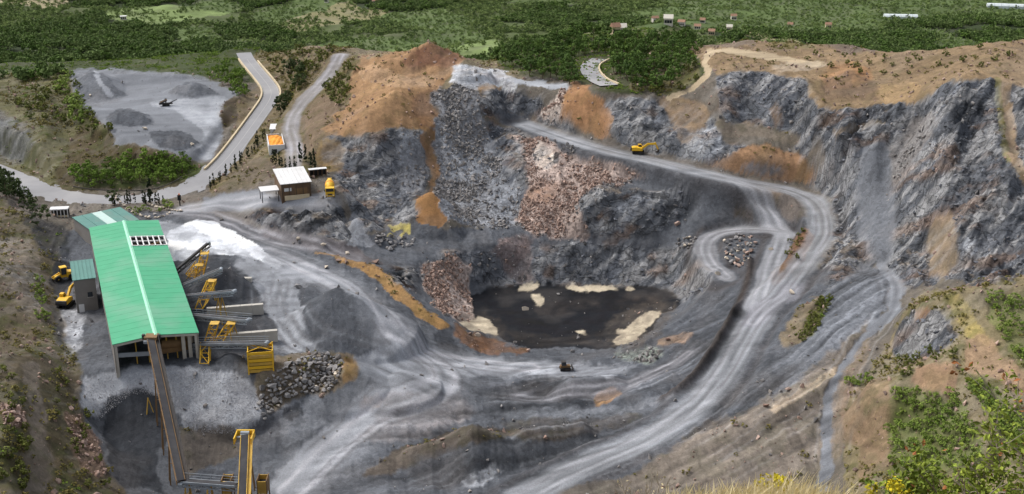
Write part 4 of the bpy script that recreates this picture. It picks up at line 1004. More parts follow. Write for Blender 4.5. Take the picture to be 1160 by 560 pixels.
# opening in the right slope
oy0, oy1 = LEN * .735, LEN * .83
for side in (-1, 1):
    for k in range(NPN):
        y0, y1 = k * plen, (k + 1) * plen
        if side == 1:
            if y0 < oy1 and y1 > oy0:
                if y0 < oy0 - .3: slope_panel(1, y0, oy0, .3).build('roof_panel', M['roof'], hall)
                if y1 > oy1 + .3: slope_panel(1, oy1, y1, .3).build('roof_panel', M['roof'], hall)
                continue
        slope_panel(side, y0, y1, .3).build('roof_panel', M['roof'], hall)
mb = MB(); mb.prism([(-.42, e + rise - .02), (0, e + rise + .16), (.42, e + rise - .02), (.42, e + rise - .1), (-.42, e + rise - .1)], -.06, LEN + .06); mb.build('ridge_cap', M['ridge'], hall)
fr = MB(); zt = lambda x: e + rise * (1 - x / hw)
for k in range(7):
    x = .4 + (hw - .5) * k / 6; fr.bar((x, oy0, zt(x) + .02), (x, oy1, zt(x) + .02), .28, .3)
for k in range(3):
    y = oy0 + .15 + (oy1 - oy0 - .3) * k / 2; fr.bar((.3, y, zt(.3) - .03), (hw - .05, y, zt(hw - .05) - .03), .3, .3)
sk = fr.build('roof_opening_frame', M['white'], hall)
inn = MB()
for k in range(3): inn.box((1.5 + 2.6 * k, (oy0 + oy1) / 2, e - 1.4 - .3 * k), (2.0, (oy1 - oy0) * .8, .5))
inn.tube((1, oy0 + 2, e - 1), (hw - 1, oy1 - 1, e - 1.2), .35); inn.build('screen_deck', M['ochre'], hall)
# side walls of upright panels, corner columns, front beam
pw = MB().box((0, 0, 0), (.14, 3.02, e - .25)).mesh('wall_panel', M['wall'])
nw = int(LEN / 3.06)
for k in range(nw): put('wall_panel', pw, hall, (-hw + .25, (k + .5) * LEN / nw, (e - .25) / 2 + (.002 if k % 2 else 0)))
for k in range(nw):
    if k % 3 == 0: put('wall_panel', pw, hall, (hw - .35, (k + .5) * LEN / nw, (e - .25) / 2))
cm_ = MB().box((0, 0, 0), (.75, .75, e + 3.6)).mesh('column', M['conc'], .04)
for x in (-hw + .55, hw - .55, hw - 1.9, hw - 3.2): put('column', cm_, hall, (x, .6 if abs(x) > hw - 1 else 1.6, e / 2 - 1.95))
for k in range(1, 8):
    for x in (-hw + .8, hw - .9): put('column', cm_, hall, (x, k * LEN / 8, e / 2 - 1.97))
for s_ in (-1, 1):
    b_ = MB(); b_.bar((s_ * hw * .985, .35, zt(hw) - .42), (s_ * .35, .35, zt(0) - .42), .42, .55); b_.build('front_beam', M['conc'], hall)
MB().bar((-hw + .8, .9, e * .55), (-.8, 1.6, e * .40), .3, .9).build('inner_conveyor', M['steel'], hall)
b_ = MB(); b_.box((hw * .45, 4, e * .45), (6, 3, 2.2)); b_.tube((1.2, 3.2, e * .55), (hw - 2, 3.2, e * .5), 1.0, n=14); b_.bar((1, 2.4, e * .3), (hw - 3, 2.4, e * .3), .25); b_.build('crushing_drum', M['ochre'], hall)
b_ = MB(); 
for x in (-4, -1.5, 2.2, 4.2): b_.bar((x, 3, -.5), (x, 3, e - .3), .25)
b_.box((0, 3, e * .35), (hw * 1.6, .18, .18)); b_.build('inner_frame', M['yellow_d'], hall)
MB().box((0, LEN - .25, (e - .4) / 2), (WID - .7, .2, e - .4)).build('end_wall', M['wall'], hall)

# annex with teal roof against the left wall
def shed(name, label, cat, loc, rz, sx, sy, hz, slope, roofmat, wallmat, npan, over=.35, extra=None, down=2.0):
    t = thing(name, label, cat, loc, rz)
    wp = [('x', -1), ('x', 1), ('y', -1), ('y', 1)]
    for a_, s_ in wp:
        mb = MB()
        if a_ == 'x': mb.prism([(-sy / 2, -down), (sy / 2, -down), (sy / 2, hz + slope), (-sy / 2, hz)], s_ * sx / 2 - .1, s_ * sx / 2 + .1); mb.v = [(v[1], v[0], v[2]) for v in mb.v]
        else: mb.box((0, s_ * (sy / 2 - .11), (hz + (slope if s_ > 0 else 0) - down) / 2 - .1), (sx - .24, .2, hz + (slope if s_ > 0 else 0) + down - .2))
        mb.build('wall', wallmat, t)
    for k in range(npan):
        x0 = -sx / 2 - over + (sx + 2 * over) * k / npan; x1 = x0 + (sx + 2 * over) / npan
        mb = MB(); y0, y1 = -sy / 2 - over, sy / 2 + over; z0 = hz - slope * over / sy; z1 = hz + slope * (1 + over / sy)
        mb.add([(x, y, z) for y, z in ((y0, z0), (y1, z1)) for x, z_ in ((x0 + .01, 0), (x1 - .01, 0))] + [(x, y, z + .12) for y, z in ((y0, z0), (y1, z1)) for x in (x0 + .01, x1 - .01)],
               [(0,1,3,2),(4,6,7,5),(0,4,5,1),(2,3,7,6),(0,2,6,4),(1,5,7,3)])
        mb.bar((x0 + .06, y0, z0 + .15), (x0 + .06, y1, z1 + .15), .08, .1)
        mb.build('roof_panel', roofmat[k % len(roofmat)], t)
    return t
a0 = at(88, 355, -2); a1 = at(112, 353, -2)
an_c = (a0 + a1) / 2 + ax * 5.2
annex = shed('annex_building', 'tall grey annex with a teal sheet roof beside the long green hall', 'building', (an_c.x, an_c.y, -2), HR, (a1 - a0).length * .96, 10.5, 8.4, .7, [M['teal']], M['wall'], 6)
sy_ = -10.5 / 2 - .02
MB().box((-1.3, sy_, 1.1), (1.2, .12, 2.3)).build('door', M['white'], annex)
wn = MB().box((.9, sy_, 4.4), (1.1, .1, 1.2)).build('window', M['glass'], annex)
MB().bar((.2, sy_ - .06, 3.75), (1.6, sy_ - .06, 3.75), .12).build('sill', M['conc'], wn)
b1 = at(115, 262, 0)
b2c = at(117, 250, 4.4)
b2 = shed('low_shed', 'low shed with a teal roof and pale strip behind the green hall', 'shed', (b2c.x, b2c.y + 2, 0), HR + .35, 13, 11, 3.9, .6, [M['teal'], M['teal'], M['teal_light'], M['teal'], M['teal']], M['wall'], 5)

# ------------------------------------------------------------------ conveyors
def conveyor(label, a, b, width=1.1, mat_frame='steel', truss=True, legs=(), legmat='yellow_d', name='conveyor', walkway=False, walkmat='dsteel', group=None, head=True):
    a = Vector(a); b = Vector(b); t = thing(name, label, 'conveyor', a, 0, group); d = b - a; x = d.normalized(); y = Vector((0, 0, 1)).cross(x).normalized(); z = x.cross(y)
    mb = MB()
    mb.bar(z * .42, d + z * .42, width * .82, .1); mb.build('belt', M['belt'], t)
    fm = MB()
    if truss: lattice(fm, z * -.3, d + z * -.3, width, .75, max(4, int(d.length / 2)), .1)
    for s_ in (-1, 1): fm.bar(y * s_ * width / 2 + z * .25, d + y * s_ * width / 2 + z * .25, .12, .4)
    fm.build('frame', M[mat_frame], t)
    rm_ = MB().tube(-y * width * .36, y * width * .36, .13, n=6).mesh('roller', M['dsteel'])
    n = int(d.length / 3)
    for i in range(1, n): put('roller', rm_, t, d * (i / n) + z * .1)
    if head:
        hd = MB(); hd.tube(d - y * width * .55 + z * .1, d + y * width * .55 + z * .1, .42, n=10); hd.box(d - x * .4 + y * width * .75 - z * .1, (.8, .5, .6)); hd.build('head_drum', M['steel'], t)
    if walkway:
        wk = MB(); ws_ = -1 if d.x < 0 and d.y > 0 else 1; o_ = y * ws_ * (width / 2 + .42); wk.bar(o_, d + o_, .6, .08)
        for k in range(int(d.length / 2) + 1):
            q_ = o_ + y * ws_ * .3 + d * min(1, k * 2 / d.length); wk.bar(q_, q_ + Vector((0, 0, 1.1)), .06)
        wk.bar(o_ + y * ws_ * .3 + Vector((0, 0, 1.1)), d + o_ + y * ws_ * .3 + Vector((0, 0, 1.1)), .07); wk.bar(o_ + y * ws_ * .3 + Vector((0, 0, .55)), d + o_ + y * ws_ * .3 + Vector((0, 0, .55)), .05)
        wk.build('walkway', M[walkmat], t)
    for f_, spread in legs:
        p = d * f_; gpt = a + p; zg = gz(gpt.x, gpt.y) - a.z
        lg = MB()
        for s_ in (-1, 1):
            lg.bar(p + y * s_ * width / 2 - z * .8, Vector((p.x, p.y, zg - .3)) + y * s_ * (width / 2 + .5) + Vector((x.x, x.y, 0)) * spread, .2)
            lg.bar(p + y * s_ * width / 2 - z * .8, Vector((p.x, p.y, zg - .3)) + y * s_ * (width / 2 + .5) - Vector((x.x, x.y, 0)) * spread, .2)
        lg.bar(Vector((p.x, p.y, (p.z + zg) / 2)) + y * width * .7, Vector((p.x, p.y, (p.z + zg) / 2)) - y * width * .7, .12)
        lg.build('trestle', M[legmat], t)
    return t
def tower(label, base, top, w_=1.6, n=5, name='lattice_tower'):
    base = Vector(base); t = thing(name, label, 'tower', base); mb = MB()
    lattice(mb, Vector((0, 0, -.5)), Vector(top) - base, w_, w_, max(2, n - 1), .11, side=Vector((1, 0, 0)) if abs((Vector(top) - base).normalized().x) < .7 else None); mb.build('lattice', M['yellow'], t)
    MB().box(Vector(top) - base, (w_ + .1, w_ + .1, .1)).build('platform', M['yellow_d'], t)
    return t
C = [((203,309),5.0,(237,276),11.5), ((210,325),4.6,(250.5,306),8.5), ((213,335.5),4.6,(265,331),8), ((219,356),4.0,(281,363.6),7), ((227,389),3.6,(302,389.5),5.6)]
CL = ['dark discharge conveyor rising steepest from the green hall, farthest of the row', 'thin grey discharge conveyor just in front of the steep dark one', 'grey truss conveyor reaching over the dark gravel heaps, middle of the row',
      'grey truss conveyor with a wide head, above the third concrete bay', 'level grey conveyor from the hall front to the yellow slatted bin']
for k, (p0, z0, p1, z1) in enumerate(C):
    conveyor(CL[k], at(*p0, z0) - Vector((1.5, .3, .2)), at(*p1, z1), 1.25 if k else 1.0, 'steel' if k else 'dsteel', True, [(.72, 1.2)] if k in (1, 2, 3) else [], walkway=k in (3, 4), walkmat='steel', group='discharge conveyors beside the green hall')
for k, (bx, by, tx, ty, zt_) in enumerate([(224,318,232,287,10.0), (214,312,226,300,7.5), (226,348,240,318,7.5), (245,388,262,366,6.0), (234,392,243,366,6.2), (232,412,233,391,3.4)]):
    b_ = ground(bx, by) or at(bx, by, 0); tp = at(tx, ty, zt_)
    tower(['tall yellow lattice tower under the steep dark conveyor', 'short yellow lattice tower close to the hall edge, behind the others', 'leaning yellow lattice tower under the middle conveyors', 'leaning yellow lattice tower under the wide headed conveyor', 'yellow lattice tower nearest the hall under the wide headed conveyor', 'yellow lattice tower below the level conveyor'][k], b_, tp, 1.8, 4 if k != 5 else 3)
def cwall(label, a, b, h_, th=1.0):
    a = Vector(a); b = Vector(b); d = b - a; t = thing('concrete_wall', label, 'wall', a, math.atan2(d.y, d.x)); n = max(2, int(d.length / 2.4)); L = d.length
    pm = MB().box((0, 0, h_ / 2 - .4), (L / n - .03, th, h_ + .8)).mesh('concrete_panel', M['conc'], .03)
    for k in range(n): put('concrete_panel', pm, t, ((k + .5) * L / n, 0, 0.004 * (k % 2)))
cwall('short pale concrete bay wall beyond the dark gravel, farthest of the three', at(258,326,0), at(286,326,0), 2.6)
cwall('longest pale concrete bay wall beside the hall, middle of the three', at(235,361,0), at(299,356,0), 2.6)
cwall('pale concrete bay wall nearest the yellow slatted bin', at(256,391,0), at(315,386,0), 2.6)
# yellow slatted bin
bl, br = at(282,423,.2), at(310,421,.2); bw = (br - bl).length; 
binn = thing('slatted_bin', 'big yellow slatted steel bin under the end of the level conveyor', 'bin', bl + Vector((0, 0, -.2)), math.atan2((br - bl).y, (br - bl).x))
for k in range(6):
    for nm, c_, d_ in (('slat', (bw / 2, 0, .55 + k * .78), (bw, .14, .62)), ('slat', (bw / 2, 4, .55 + k * .78), (bw, .14, .62)), ('slat', (0, 2, .55 + k * .78), (.14, 3.8, .62)), ('slat', (bw, 2, .55 + k * .78), (.14, 3.8, .62))):
        MB().box(c_, d_).build('slat', M['yellow'] if k % 2 else M['yellow_d'], binn)
pmh = MB().box((0, 0, 2.5), (.26, .26, 5.2)).mesh('post', M['yellow'])
for x in (0, bw):
    for y in (-.12, 4.12): put('post', pmh, binn, (x, y, 0))
MB().bar((0, 0, 5.0), (bw, 4, 5.0), .12).bar((bw, 0, 5.0), (0, 4, 5.0), .12).build('brace', M['yellow'], binn)
MB().box((bw / 2, 2, 3.6), (bw - .3, 3.7, .2)).build('gravel_load', M['dsteel'], binn)
# main feed conveyor in front of the hall, cross conveyor, loading ramp
ma, mbp = at(205, 546, -5.2), at(171, 385, 7.2)
conveyor('long dark main conveyor climbing from the yard into the green hall front', ma, mbp, 1.5, 'ochre', True, [(.25, .9), (.5, 1.0), (.72, .6)], 'ochre', 'main_conveyor', True)
hb = thing('head_house', 'rusty head box of the main conveyor on the edge of the green roof', 'machine housing', mbp)
MB().box((0, .6, .35), (2.6, 2.2, .7)).build('housing', M['ochre'], hb); MB().box((1.6, .4, .5), (.5, .7, 1.0)).box((-1.6, .4, .5), (.5, .7, 1.0)).build('motor', M['dsteel'], hb)
conveyor('level steel cross conveyor joining the main conveyor foot to the yellow ramp', at(268, 551, -4.6), at(205, 546, -5.6), 1.3, 'steel', True, [(.5, .3), (.9, .3)], 'yellow_d', 'cross_conveyor', True, 'steel')
ra, rb_ = at(273, 600, -6.0), at(277.5, 494, -1.0)
conveyor('yellow edged feeder conveyor standing over the bottom edge of the plant', ra, rb_, 1.5, 'yellow_d', True, [(.6, .6), (.9, .6)], 'ochre', 'feeder_conveyor', True, 'yellow_d')
fh = thing('feeder_tower', 'yellow steel head frame with pale plates on top of the feeder conveyor', 'machine housing', rb_)
MB().box((0, .9, .1), (3.4, .3, 1.4)).box((1.6, -.8, .1), (.2, 3.2, 1.2)).box((-1.6, -.8, .1), (.2, 3.2, 1.2)).build('side_plate', M['yellow'], fh); MB().tube((-.8, .2, .5), (.8, .2, .5), .4).build('drum', M['steel'], fh)
for nm, px0, py0, lb in (('hopper', 258, 548, 'small rusty hopper beside the yellow feeder conveyor, nearer the main conveyor'), ('hopper', 298, 548, 'rusty open hopper on the boulder side of the yellow feeder conveyor')):
    c_ = at(px0, py0, -5.5); t = thing(nm, lb, 'hopper', c_)
    for s_ in (-1, 1):
        MB().box((s_ * .85, 0, 0), (.14, 2.6, 2.8)).build('side_plate', M['ochre'], t); MB().box((0, s_ * 1.25, -.1), (1.56, .14, 2.5)).build('end_plate', M['yellow_d'], t)
        for q_ in (-1, 1): MB().bar((s_ * .8, q_ * 1.2, -1.2), (s_ * .8, q_ * 1.2, gz(c_.x, c_.y) - c_.z - .3), .2).build('leg', M['ochre'], t)
    MB().box((0, 0, .2), (1.5, 2.3, .1)).build('gravel_load', M['dsteel'], t)
# handrails down the heap in front of the hall
for k, (p0, p1, lb) in enumerate([((165,448),(166,470),'thin leaning steel pole stuck in the dark gravel chute'), ]):
    a_ = ground(*p1); t = thing('steel_pole', lb, 'pole', a_); MB().tube((0, 0, -.5), (.4, .8, 3.4), .12).build('shaft', M['yellow_d'], t); MB().tube((.4, .8, 3.4), (1.6, .2, -.4), .1).build('stay', M['yellow_d'], t)

# ------------------------------------------------------------------ shed with the white roof, store with the orange load, weighbridge
s0 = at(309.7,191.8,12.2); s1 = at(345,188.2,12.2); s2 = at(352.1,206.4,11.2); s3 = at(316.1,209.6,11.2)
wx_ = ((s1 - s0).length + (s2 - s3).length) / 2; wy_ = ((s0 - s3).length + (s1 - s2).length) / 2
sc_c = (s0 + s1 + s2 + s3) / 4; dd = ((s1 - s0) + (s2 - s3)); rz_ = math.atan2(dd.y, dd.x); gb = 6.9
ws = shed('white_roof_shed', 'brown block shed under a large white sheet roof beside the yellow mixer truck', 'shed', (sc_c.x, sc_c.y, gb), rz_, wx_ - .8, wy_ - .8, 4.3, .9, [M['white']], M['brick'], 7, down=1.5)
fy = -(wy_ - .8) / 2 - .05
MB().box((1.3, fy + .02, 1.4), (3.4, .1, 2.7)).build('door', M['ochre'], ws)
MB().box((-2.3, fy + .02, 2.6), (2.0, .1, .9)).build('window', M['white'], ws)
for k in range(5): MB().bar((-wx_ / 2 + .6 + k * (wx_ - 1.2) / 4, fy - .02, -.5), (-wx_ / 2 + .6 + k * (wx_ - 1.2) / 4, fy - .02, 4.1), .25).build('post', M['bark'], ws)
MB().box((0, fy - .9, .5), (wx_ - 2, .25, 1.3)).build('low_wall', M['kerb'], ws)
lc = at(304.5, 213, 9.6); ln = thing('lean_to', 'small white flat canopy beside the white roofed shed', 'canopy', (lc.x, lc.y, gb - .3), rz_)
MB().box((0, 0, 2.8), (5.0, 4.6, .18)).build('roof_panel', M['white'], ln)
for x in (-2.2, 2.2):
    for y in (-2, 2): MB().bar((x, y, -.5), (x, y, 2.75), .2).build('post', M['dsteel'], ln)
rc = ground(360, 199); rk_ = thing('storage_rack', 'small dark timber rack with bays behind the mixer truck', 'rack', rc, rz_)
for k in range(5): MB().box((-2.4 + k * 1.2, 0, .9), (.16, 1.4, 2.2)).build('upright', M['brick'], rk_)
MB().box((0, 0, 2.05), (5.2, 1.6, .14)).build('roof_panel', M['white'], rk_); MB().box((0, .6, .9), (5, .1, 2.0)).build('back_board', M['dsteel'], rk_)
oc = at(311.5,170,8); hw0 = at(302.5,152,11.2); w1 = at(319.5,151,11.2); w2 = at(321.5,164.5,11); w3 = at(304.5,165.5,11)
dd = (w1 - hw0) + (w2 - w3); rz2 = math.atan2(dd.y, dd.x); wl = dd.length / 2; ll = ((hw0 - w3).length + (w1 - w2).length) / 2; cc_ = (hw0 + w1 + w2 + w3) / 4
st = thing('open_top_store', 'pale open topped store filled with orange material below the gravel track', 'container', (cc_.x, cc_.y, 7.4), rz2)
for s_ in (-1, 1):
    MB().box((s_ * wl / 2, 0, 1.6), (.25, ll, 4.4)).build('side_wall', M['white'], st); MB().box((0, s_ * (ll / 2 - .13), 1.6), (wl - .26, .25, 4.3)).build('end_wall', M['white'], st)
MB().box((-.6, -ll / 2 - .03, 1.9), (1.2, .1, 1.1)).build('window', M['glass'], st)
ld = MB(); nx = 7
ld.add([(x * wl * .46 / 3, y * ll * .46 / 3, 3.35 + .5 * math.cos(x * .5) * math.cos(y * .45) + .18 * math.sin(3 * x + 2 * y)) for y in range(-3, 4) for x in range(-3, 4)], [(r_ * 7 + c_, r_ * 7 + c_ + 1, r_ * 7 + c_ + 8, r_ * 7 + c_ + 7) for r_ in range(6) for c_ in range(6)]); ld.build('orange_load', M['orange'], st)
wc = at(313, 143.5, 10.8); wb = thing('white_cabin', 'small white roofed cabin behind the orange filled store', 'cabin', (wc.x, wc.y, 7.8), rz2 - .1)
MB().box((0, 0, 1.2), (3.6, 6.2, 3.4)).build('wall', M['white'], wb); MB().box((0, 0, 3.0), (4.0, 6.8, .16)).build('roof_panel', M['white'], wb); MB().box((.6, -3.12, 1.2), (.9, .08, 2)).build('door', M['steel'], wb)
kc = at(68, 243, .8); kb = thing('weigh_cabin', 'low white barred hut by the road near the dark trees', 'hut', (kc.x, kc.y, gz(kc.x, kc.y)), .15)
MB().box((0, 0, 2.3), (5.0, 2.6, .3)).build('roof_panel', M['white'], kb); MB().box((0, 1.1, 1.0), (4.8, .2, 2.4)).build('back_wall', M['dsteel'], kb)
for k in range(6): MB().box((-2.3 + k * .92, -1.1, 1.0), (.22, .2, 2.5)).build('post', M['white'], kb)
MB().box((0, -1.12, .3), (4.9, .14, .5)).build('rail', M['kerb'], kb)
# ------------------------------------------------------------------ machines
def rounded_track(L, h_, w_):
    n = 5; r = h_ / 2; P = []
    for k in range(n + 1): a = -math.pi / 2 + math.pi * k / n; P.append((L / 2 - r + r * math.cos(a), r + r * math.sin(a)))
    for k in range(n + 1): a = math.pi / 2 + math.pi * k / n; P.append((-L / 2 + r + r * math.cos(a), r + r * math.sin(a)))
    return P
def excavator(label, loc, rz, boom=1.0, paintm='yellow'):
    t = thing('excavator', label, 'excavator', loc, rz)
    for s_ in (-1, 1):
        MB().prism(rounded_track(4.2, .95, .6), s_ * 1.15 - .3, s_ * 1.15 + .3).build('track', M['black'], t)
    MB().box((0, 0, .75), (2.2, 1.7, .5)).tube((0, 0, .9), (0, 0, 1.15), .7, n=14).build('undercarriage', M['dsteel'], t)
    MB().prism([(-2.3,1.2),(-2.5,1.5),(-2.4,2.35),(-.9,2.55),(1.3,2.1),(1.5,1.2)], -1.25, 1.25).build('body', M[paintm], t, .06)
    MB().prism([(-2.75,1.25),(-2.9,1.7),(-2.7,2.3),(-2.3,2.35),(-2.3,1.2)], -1.3, 1.3).build('counterweight', M['dsteel'], t, .05)
    cb = MB().prism([(-.1,2.1),(-.2,3.15),(.9,3.2),(1.55,2.5),(1.6,1.3),(-.1,1.3)], .35, 1.3).build('cab', M[paintm], t, .04)
    g_ = MB(); g_.prism([(0,2.2),(-.05,3.0),(.85,3.05),(1.4,2.45),(1.4,2.2)], 1.29, 1.33); g_.prism([(0,2.2),(-.05,3.0),(.85,3.05),(1.4,2.45),(1.4,2.2)], .32, .36); g_.bar((1.585,.82,2.0),(1.28,.82,2.84),.75,.04); g_.build('cab_window', M['glass'], cb)
    B0 = Vector((1.2, -.1, 1.9)); B1 = B0 + Vector((2.2, 0, 2.1 * boom)); B2 = B1 + Vector((2.6, 0, .1 * boom)); S1 = B2 + Vector((.9, 0, -2.6 * boom))
    MB().bar(B0, B1, .5, .75).bar(B1 - Vector((.15,0,.05)), B2, .48, .65).build('boom', M[paintm], t, .04)
    MB().bar(B2 + Vector((-.3, 0, .5)), S1, .4, .5).build('stick', M[paintm], t, .04)
    MB().tube(B0 + Vector((.5, .42, -.1)), B1 + Vector((.1, .42, -.1)), .09).tube(B1 + Vector((.2, 0, .55)), B2 + Vector((-.3, 0, .6)), .1).build('ram', M['steel'], t)
    MB().prism([(-.1,.2),(.35,0),(.2,-.7),(-.35,-1.0),(-.95,-.75),(-.8,-.5),(-.4,-.6)], -.6, .6).build('bucket', M['dsteel'], t).location = S1
    return t
def wheel(parent, x, y, r, w_, rimm):
    wo = MB().lathe([(-w_ / 2, r * .55), (-w_ / 2, r * .9), (-w_ * .3, r), (w_ * .3, r), (w_ / 2, r * .9), (w_ / 2, r * .55)], (0, 0, 0), (0, 1, 0), 16).build('wheel', M['black'], parent); wo.location = (x, y, r)
    MB().lathe([(-w_ * .52, .1), (-w_ * .4, r * .56), (w_ * .4, r * .56), (w_ * .52, .1)], (0, 0, 0), (0, 1, 0), 12).build('rim', M[rimm], wo)
def loader(label, loc, rz):
    t = thing('wheel_loader', label, 'loader', loc, rz)
    for x in (-1.6, 1.6):
        for y in (-1.15, 1.15): wheel(t, x, y, .8, .6, 'yellow_d')
    MB().prism([(-3.0,.9),(-3.1,1.9),(-2.9,2.1),(-.6,2.2),(-.4,.8)], -.95, .95).build('engine_cover', M['yellow'], t, .06)
    MB().prism([(-.4,.8),(-.4,1.7),(.5,1.6),(2.2,1.35),(2.3,.75)], -.55, .55).build('front_frame', M['yellow'], t, .05)
    cb = MB().prism([(-.7,2.0),(-.6,3.35),(.7,3.35),(.9,2.0),(.7,1.6),(-.7,1.6)], -.75, .75).build('cab', M['glass'], t)
    MB().box((.05, 0, 3.42), (1.6, 1.7, .14)).build('cab_roof', M['yellow'], cb)
    fr_ = MB()
    for x in (-.65, .78):
        for y in (-.75, .75): fr_.bar((x, y, 1.6), (x * .95, y, 3.38), .1)
    fr_.build('cab_frame', M['yellow'], cb)
    for s_ in (-1, 1): MB().bar((.6, s_ * .6, 1.9), (3.0, s_ * .6, .8), .22, .4).build('lift_arm', M['yellow'], t)
    MB().prism([(2.8,.95),(3.1,1.35),(3.25,1.2),(3.1,.5),(3.5,.2),(4.1,.12),(4.1,.04),(3.2,.02),(2.85,.35)], -1.5, 1.5).build('bucket', M['dsteel'], t)
    return t
def mixer(label, loc, rz):
    t = thing('concrete_mixer', label, 'mixer truck', loc, rz)
    for x in (-3.0, -1.7, 1.2, 3.1):
        for y in (-1.05, 1.05): wheel(t, x, y, .55, .4, 'steel')
    MB().box((-.1, 0, .95), (8.0, .9, .3)).build('chassis', M['dsteel'], t)
    cb = MB().prism([(2.5,.6),(2.5,2.9),(2.8,3.05),(4.0,2.95),(4.25,1.9),(4.3,.6)], -1.22, 1.22).build('cab', M['yellow'], t, .06)
    MB().bar((4.08, 0, 2.83), (4.27, 0, 2.0), 2.1, .05).box((3.3, 1.23, 2.35), (.9, .05, .75)).box((3.3, -1.23, 2.35), (.9, .05, .75)).build('cab_window', M['glass'], cb)
    for y in (-.85, .85): MB().box((4.32, y, .95), (.06, .35, .22)).build('headlight', M['white'], cb)
    MB().box((4.31, 0, 1.25), (.06, 1.2, .4)).build('grille', M['dsteel'], cb)
    MB().lathe([(0, .5), (.5, .95), (2.2, 1.32), (3.6, 1.15), (5.0, .6), (5.3, .5)], (2.2, 0, 2.05), (-.95, 0, .22), 18).build('drum', M['yellow'], t, smooth=True)
    MB().lathe([(0, 1.3), (.35, 1.34), (.6, 1.3)], Vector((2.2, 0, 2.05)) + Vector((-.974, 0, .226)) * 2.1, (-.95, 0, .22), 18).build('drum_band', M['orange_sign'], t)
    MB().prism([(-3.6,3.6),(-2.6,3.7),(-2.8,3.1),(-3.4,2.9)], -.6, .6).bar((-3.6, 0, 3.2), (-4.4, 0, 1.6), .6, .25).build('chute', M['yellow_d'], t)
    MB().bar((-3.3, .7, 1), (-3.3, .5, 3.0), .14).bar((-3.3, -.7, 1), (-3.3, -.5, 3.0), .14).bar((2.3, .6, 1), (2.3, .5, 1.9), .2).build('drum_stand', M['dsteel'], t)
    for y in (-1.4, 1.4): MB().box((4.0, y, 2.3), (.12, .2, .5)).build('mirror', M['black'], cb)
    return t
def dozer(label, loc, rz):
    t = thing('bulldozer', label, 'bulldozer', loc, rz)
    for s_ in (-1, 1): MB().prism(rounded_track(3.4, 1.0, .5), s_ * .95 - .28, s_ * .95 + .28).build('track', M['black'], t)
    MB().prism([(-1.6,.7),(-1.6,1.7),(1.6,1.6),(1.7,.7)], -.65, .65).build('body', M['ochre'], t, .05)
    cb = MB().prism([(-1.2,1.65),(-1.1,2.8),(.2,2.8),(.4,1.65)], -.62, .62).build('cab', M['glass'], t); MB().box((-.45, 0, 2.86), (1.5, 1.4, .12)).build('cab_roof', M['dsteel'], cb)
    MB().prism([(2.3,.1),(2.15,.6),(2.3,1.2),(2.45,1.25),(2.35,.6),(2.5,.1)], -1.6, 1.6).build('blade', M['dsteel'], t)
    for s_ in (-1, 1): MB().bar((0, s_ * 1.3, .5), (2.25, s_ * 1.3, .45), .16, .25).build('push_arm', M['dsteel'], t)
    return t
def screen_plant(label, loc, rz):
    t = thing('mobile_screen', label, 'screening plant', loc, rz)
    for s_ in (-1, 1): MB().prism(rounded_track(4.0, .9, .5), s_ * 1.1 - .25, s_ * 1.1 + .25).build('track', M['black'], t)
    MB().box((0, 0, 1.3), (7.5, 1.6, .8)).build('body', M['dsteel'], t, .05)
    for s_ in (-1, 1): MB().bar((-3.2, s_ * 1.2, 1.8), (.8, s_ * 1.2, 3.4), .15, .8).build('screen_box_side', M['dsteel'], t)
    MB().bar((-3.2, 0, 1.9), (.8, 0, 3.4), 2.1, .12).build('screen_deck', M['ochre'], t)
    MB().bar((1, 0, 1.2), (6.2, 0, 3.3), 1.0, .3).build('tail_conveyor', M['belt'], t); MB().bar((0, 1.2, 1.2), (0, 5.0, 3.0), .9, .3).build('side_conveyor', M['belt'], t)
    return t
def G(px, py, up=0.0):
    p = ground(px, py); return p + Vector((0, 0, up))
excavator('yellow excavator parked in the alley beside the tall annex, seen from behind', G(75, 347), R(86), .75)
loader('yellow wheel loader with a dark bucket on black soil above the parked excavator', G(73, 317), R(212))
excavator('yellow excavator reaching down with its arm beside the upper haul road', G(723, 174), R(-4), .8).scale = (.84, .84, .84)
mixer('yellow concrete mixer truck facing out from beside the white roofed shed', G(374, 220), R(-82))
dozer('small dark and orange bulldozer working on the lower quarry floor', G(640, 419), R(8)).scale = (.72, .72, .72)
screen_plant('dark mobile screening plant in the middle of the grey stock yard', G(188, 120), R(14)).scale = (.6, .6, .6)
# entrance sign and gate post
sp_ = G(204, 233); t = thing('entrance_sign', 'dark notice post with a small red top at the plant entrance', 'sign', sp_)
MB().box((0, 0, 1.5), (.3, .3, 3.4)).build('post', M['dsteel'], t); MB().box((0, -.18, 2.4), (1.0, .1, 1.6)).build('board', M['black'], t); MB().box((0, -.02, 3.35), (.34, .34, .4)).build('cap', M['orange_sign'], t)

# ------------------------------------------------------------------ stones
def stone_mesh(name, seed, mat, flat=.75, n=13):
    r_ = random.Random(seed); bm = bmesh.new()
    for _ in range(n):
        v = Vector((r_.gauss(0, 1), r_.gauss(0, 1), r_.gauss(0, 1))).normalized() * r_.uniform(.42, .56); v.z *= flat; v.x *= r_.uniform(.85, 1.2); bm.verts.new(v)
    h_ = bmesh.ops.convex_hull(bm, input=bm.verts)
    bmesh.ops.delete(bm, geom=[g_ for g_ in h_['geom_interior'] if isinstance(g_, bmesh.types.BMVert)], context='VERTS')
    bmesh.ops.recalc_face_normals(bm, faces=bm.faces)
    me_ = bpy.data.meshes.new(name); bm.to_mesh(me_); bm.free(); me_.materials.append(mat); return me_
M['stone'] = paint_mat('grey_quarry_stone', (128,126,126), .9, .25, (150,136,120), .35, 2.0, rand=.42, bump=.5)
M['stone_pink'] = paint_mat('pinkish_rubble', (152,132,122), .9, .25, (150,110,90), .4, 2.0, rand=.4, bump=.5)
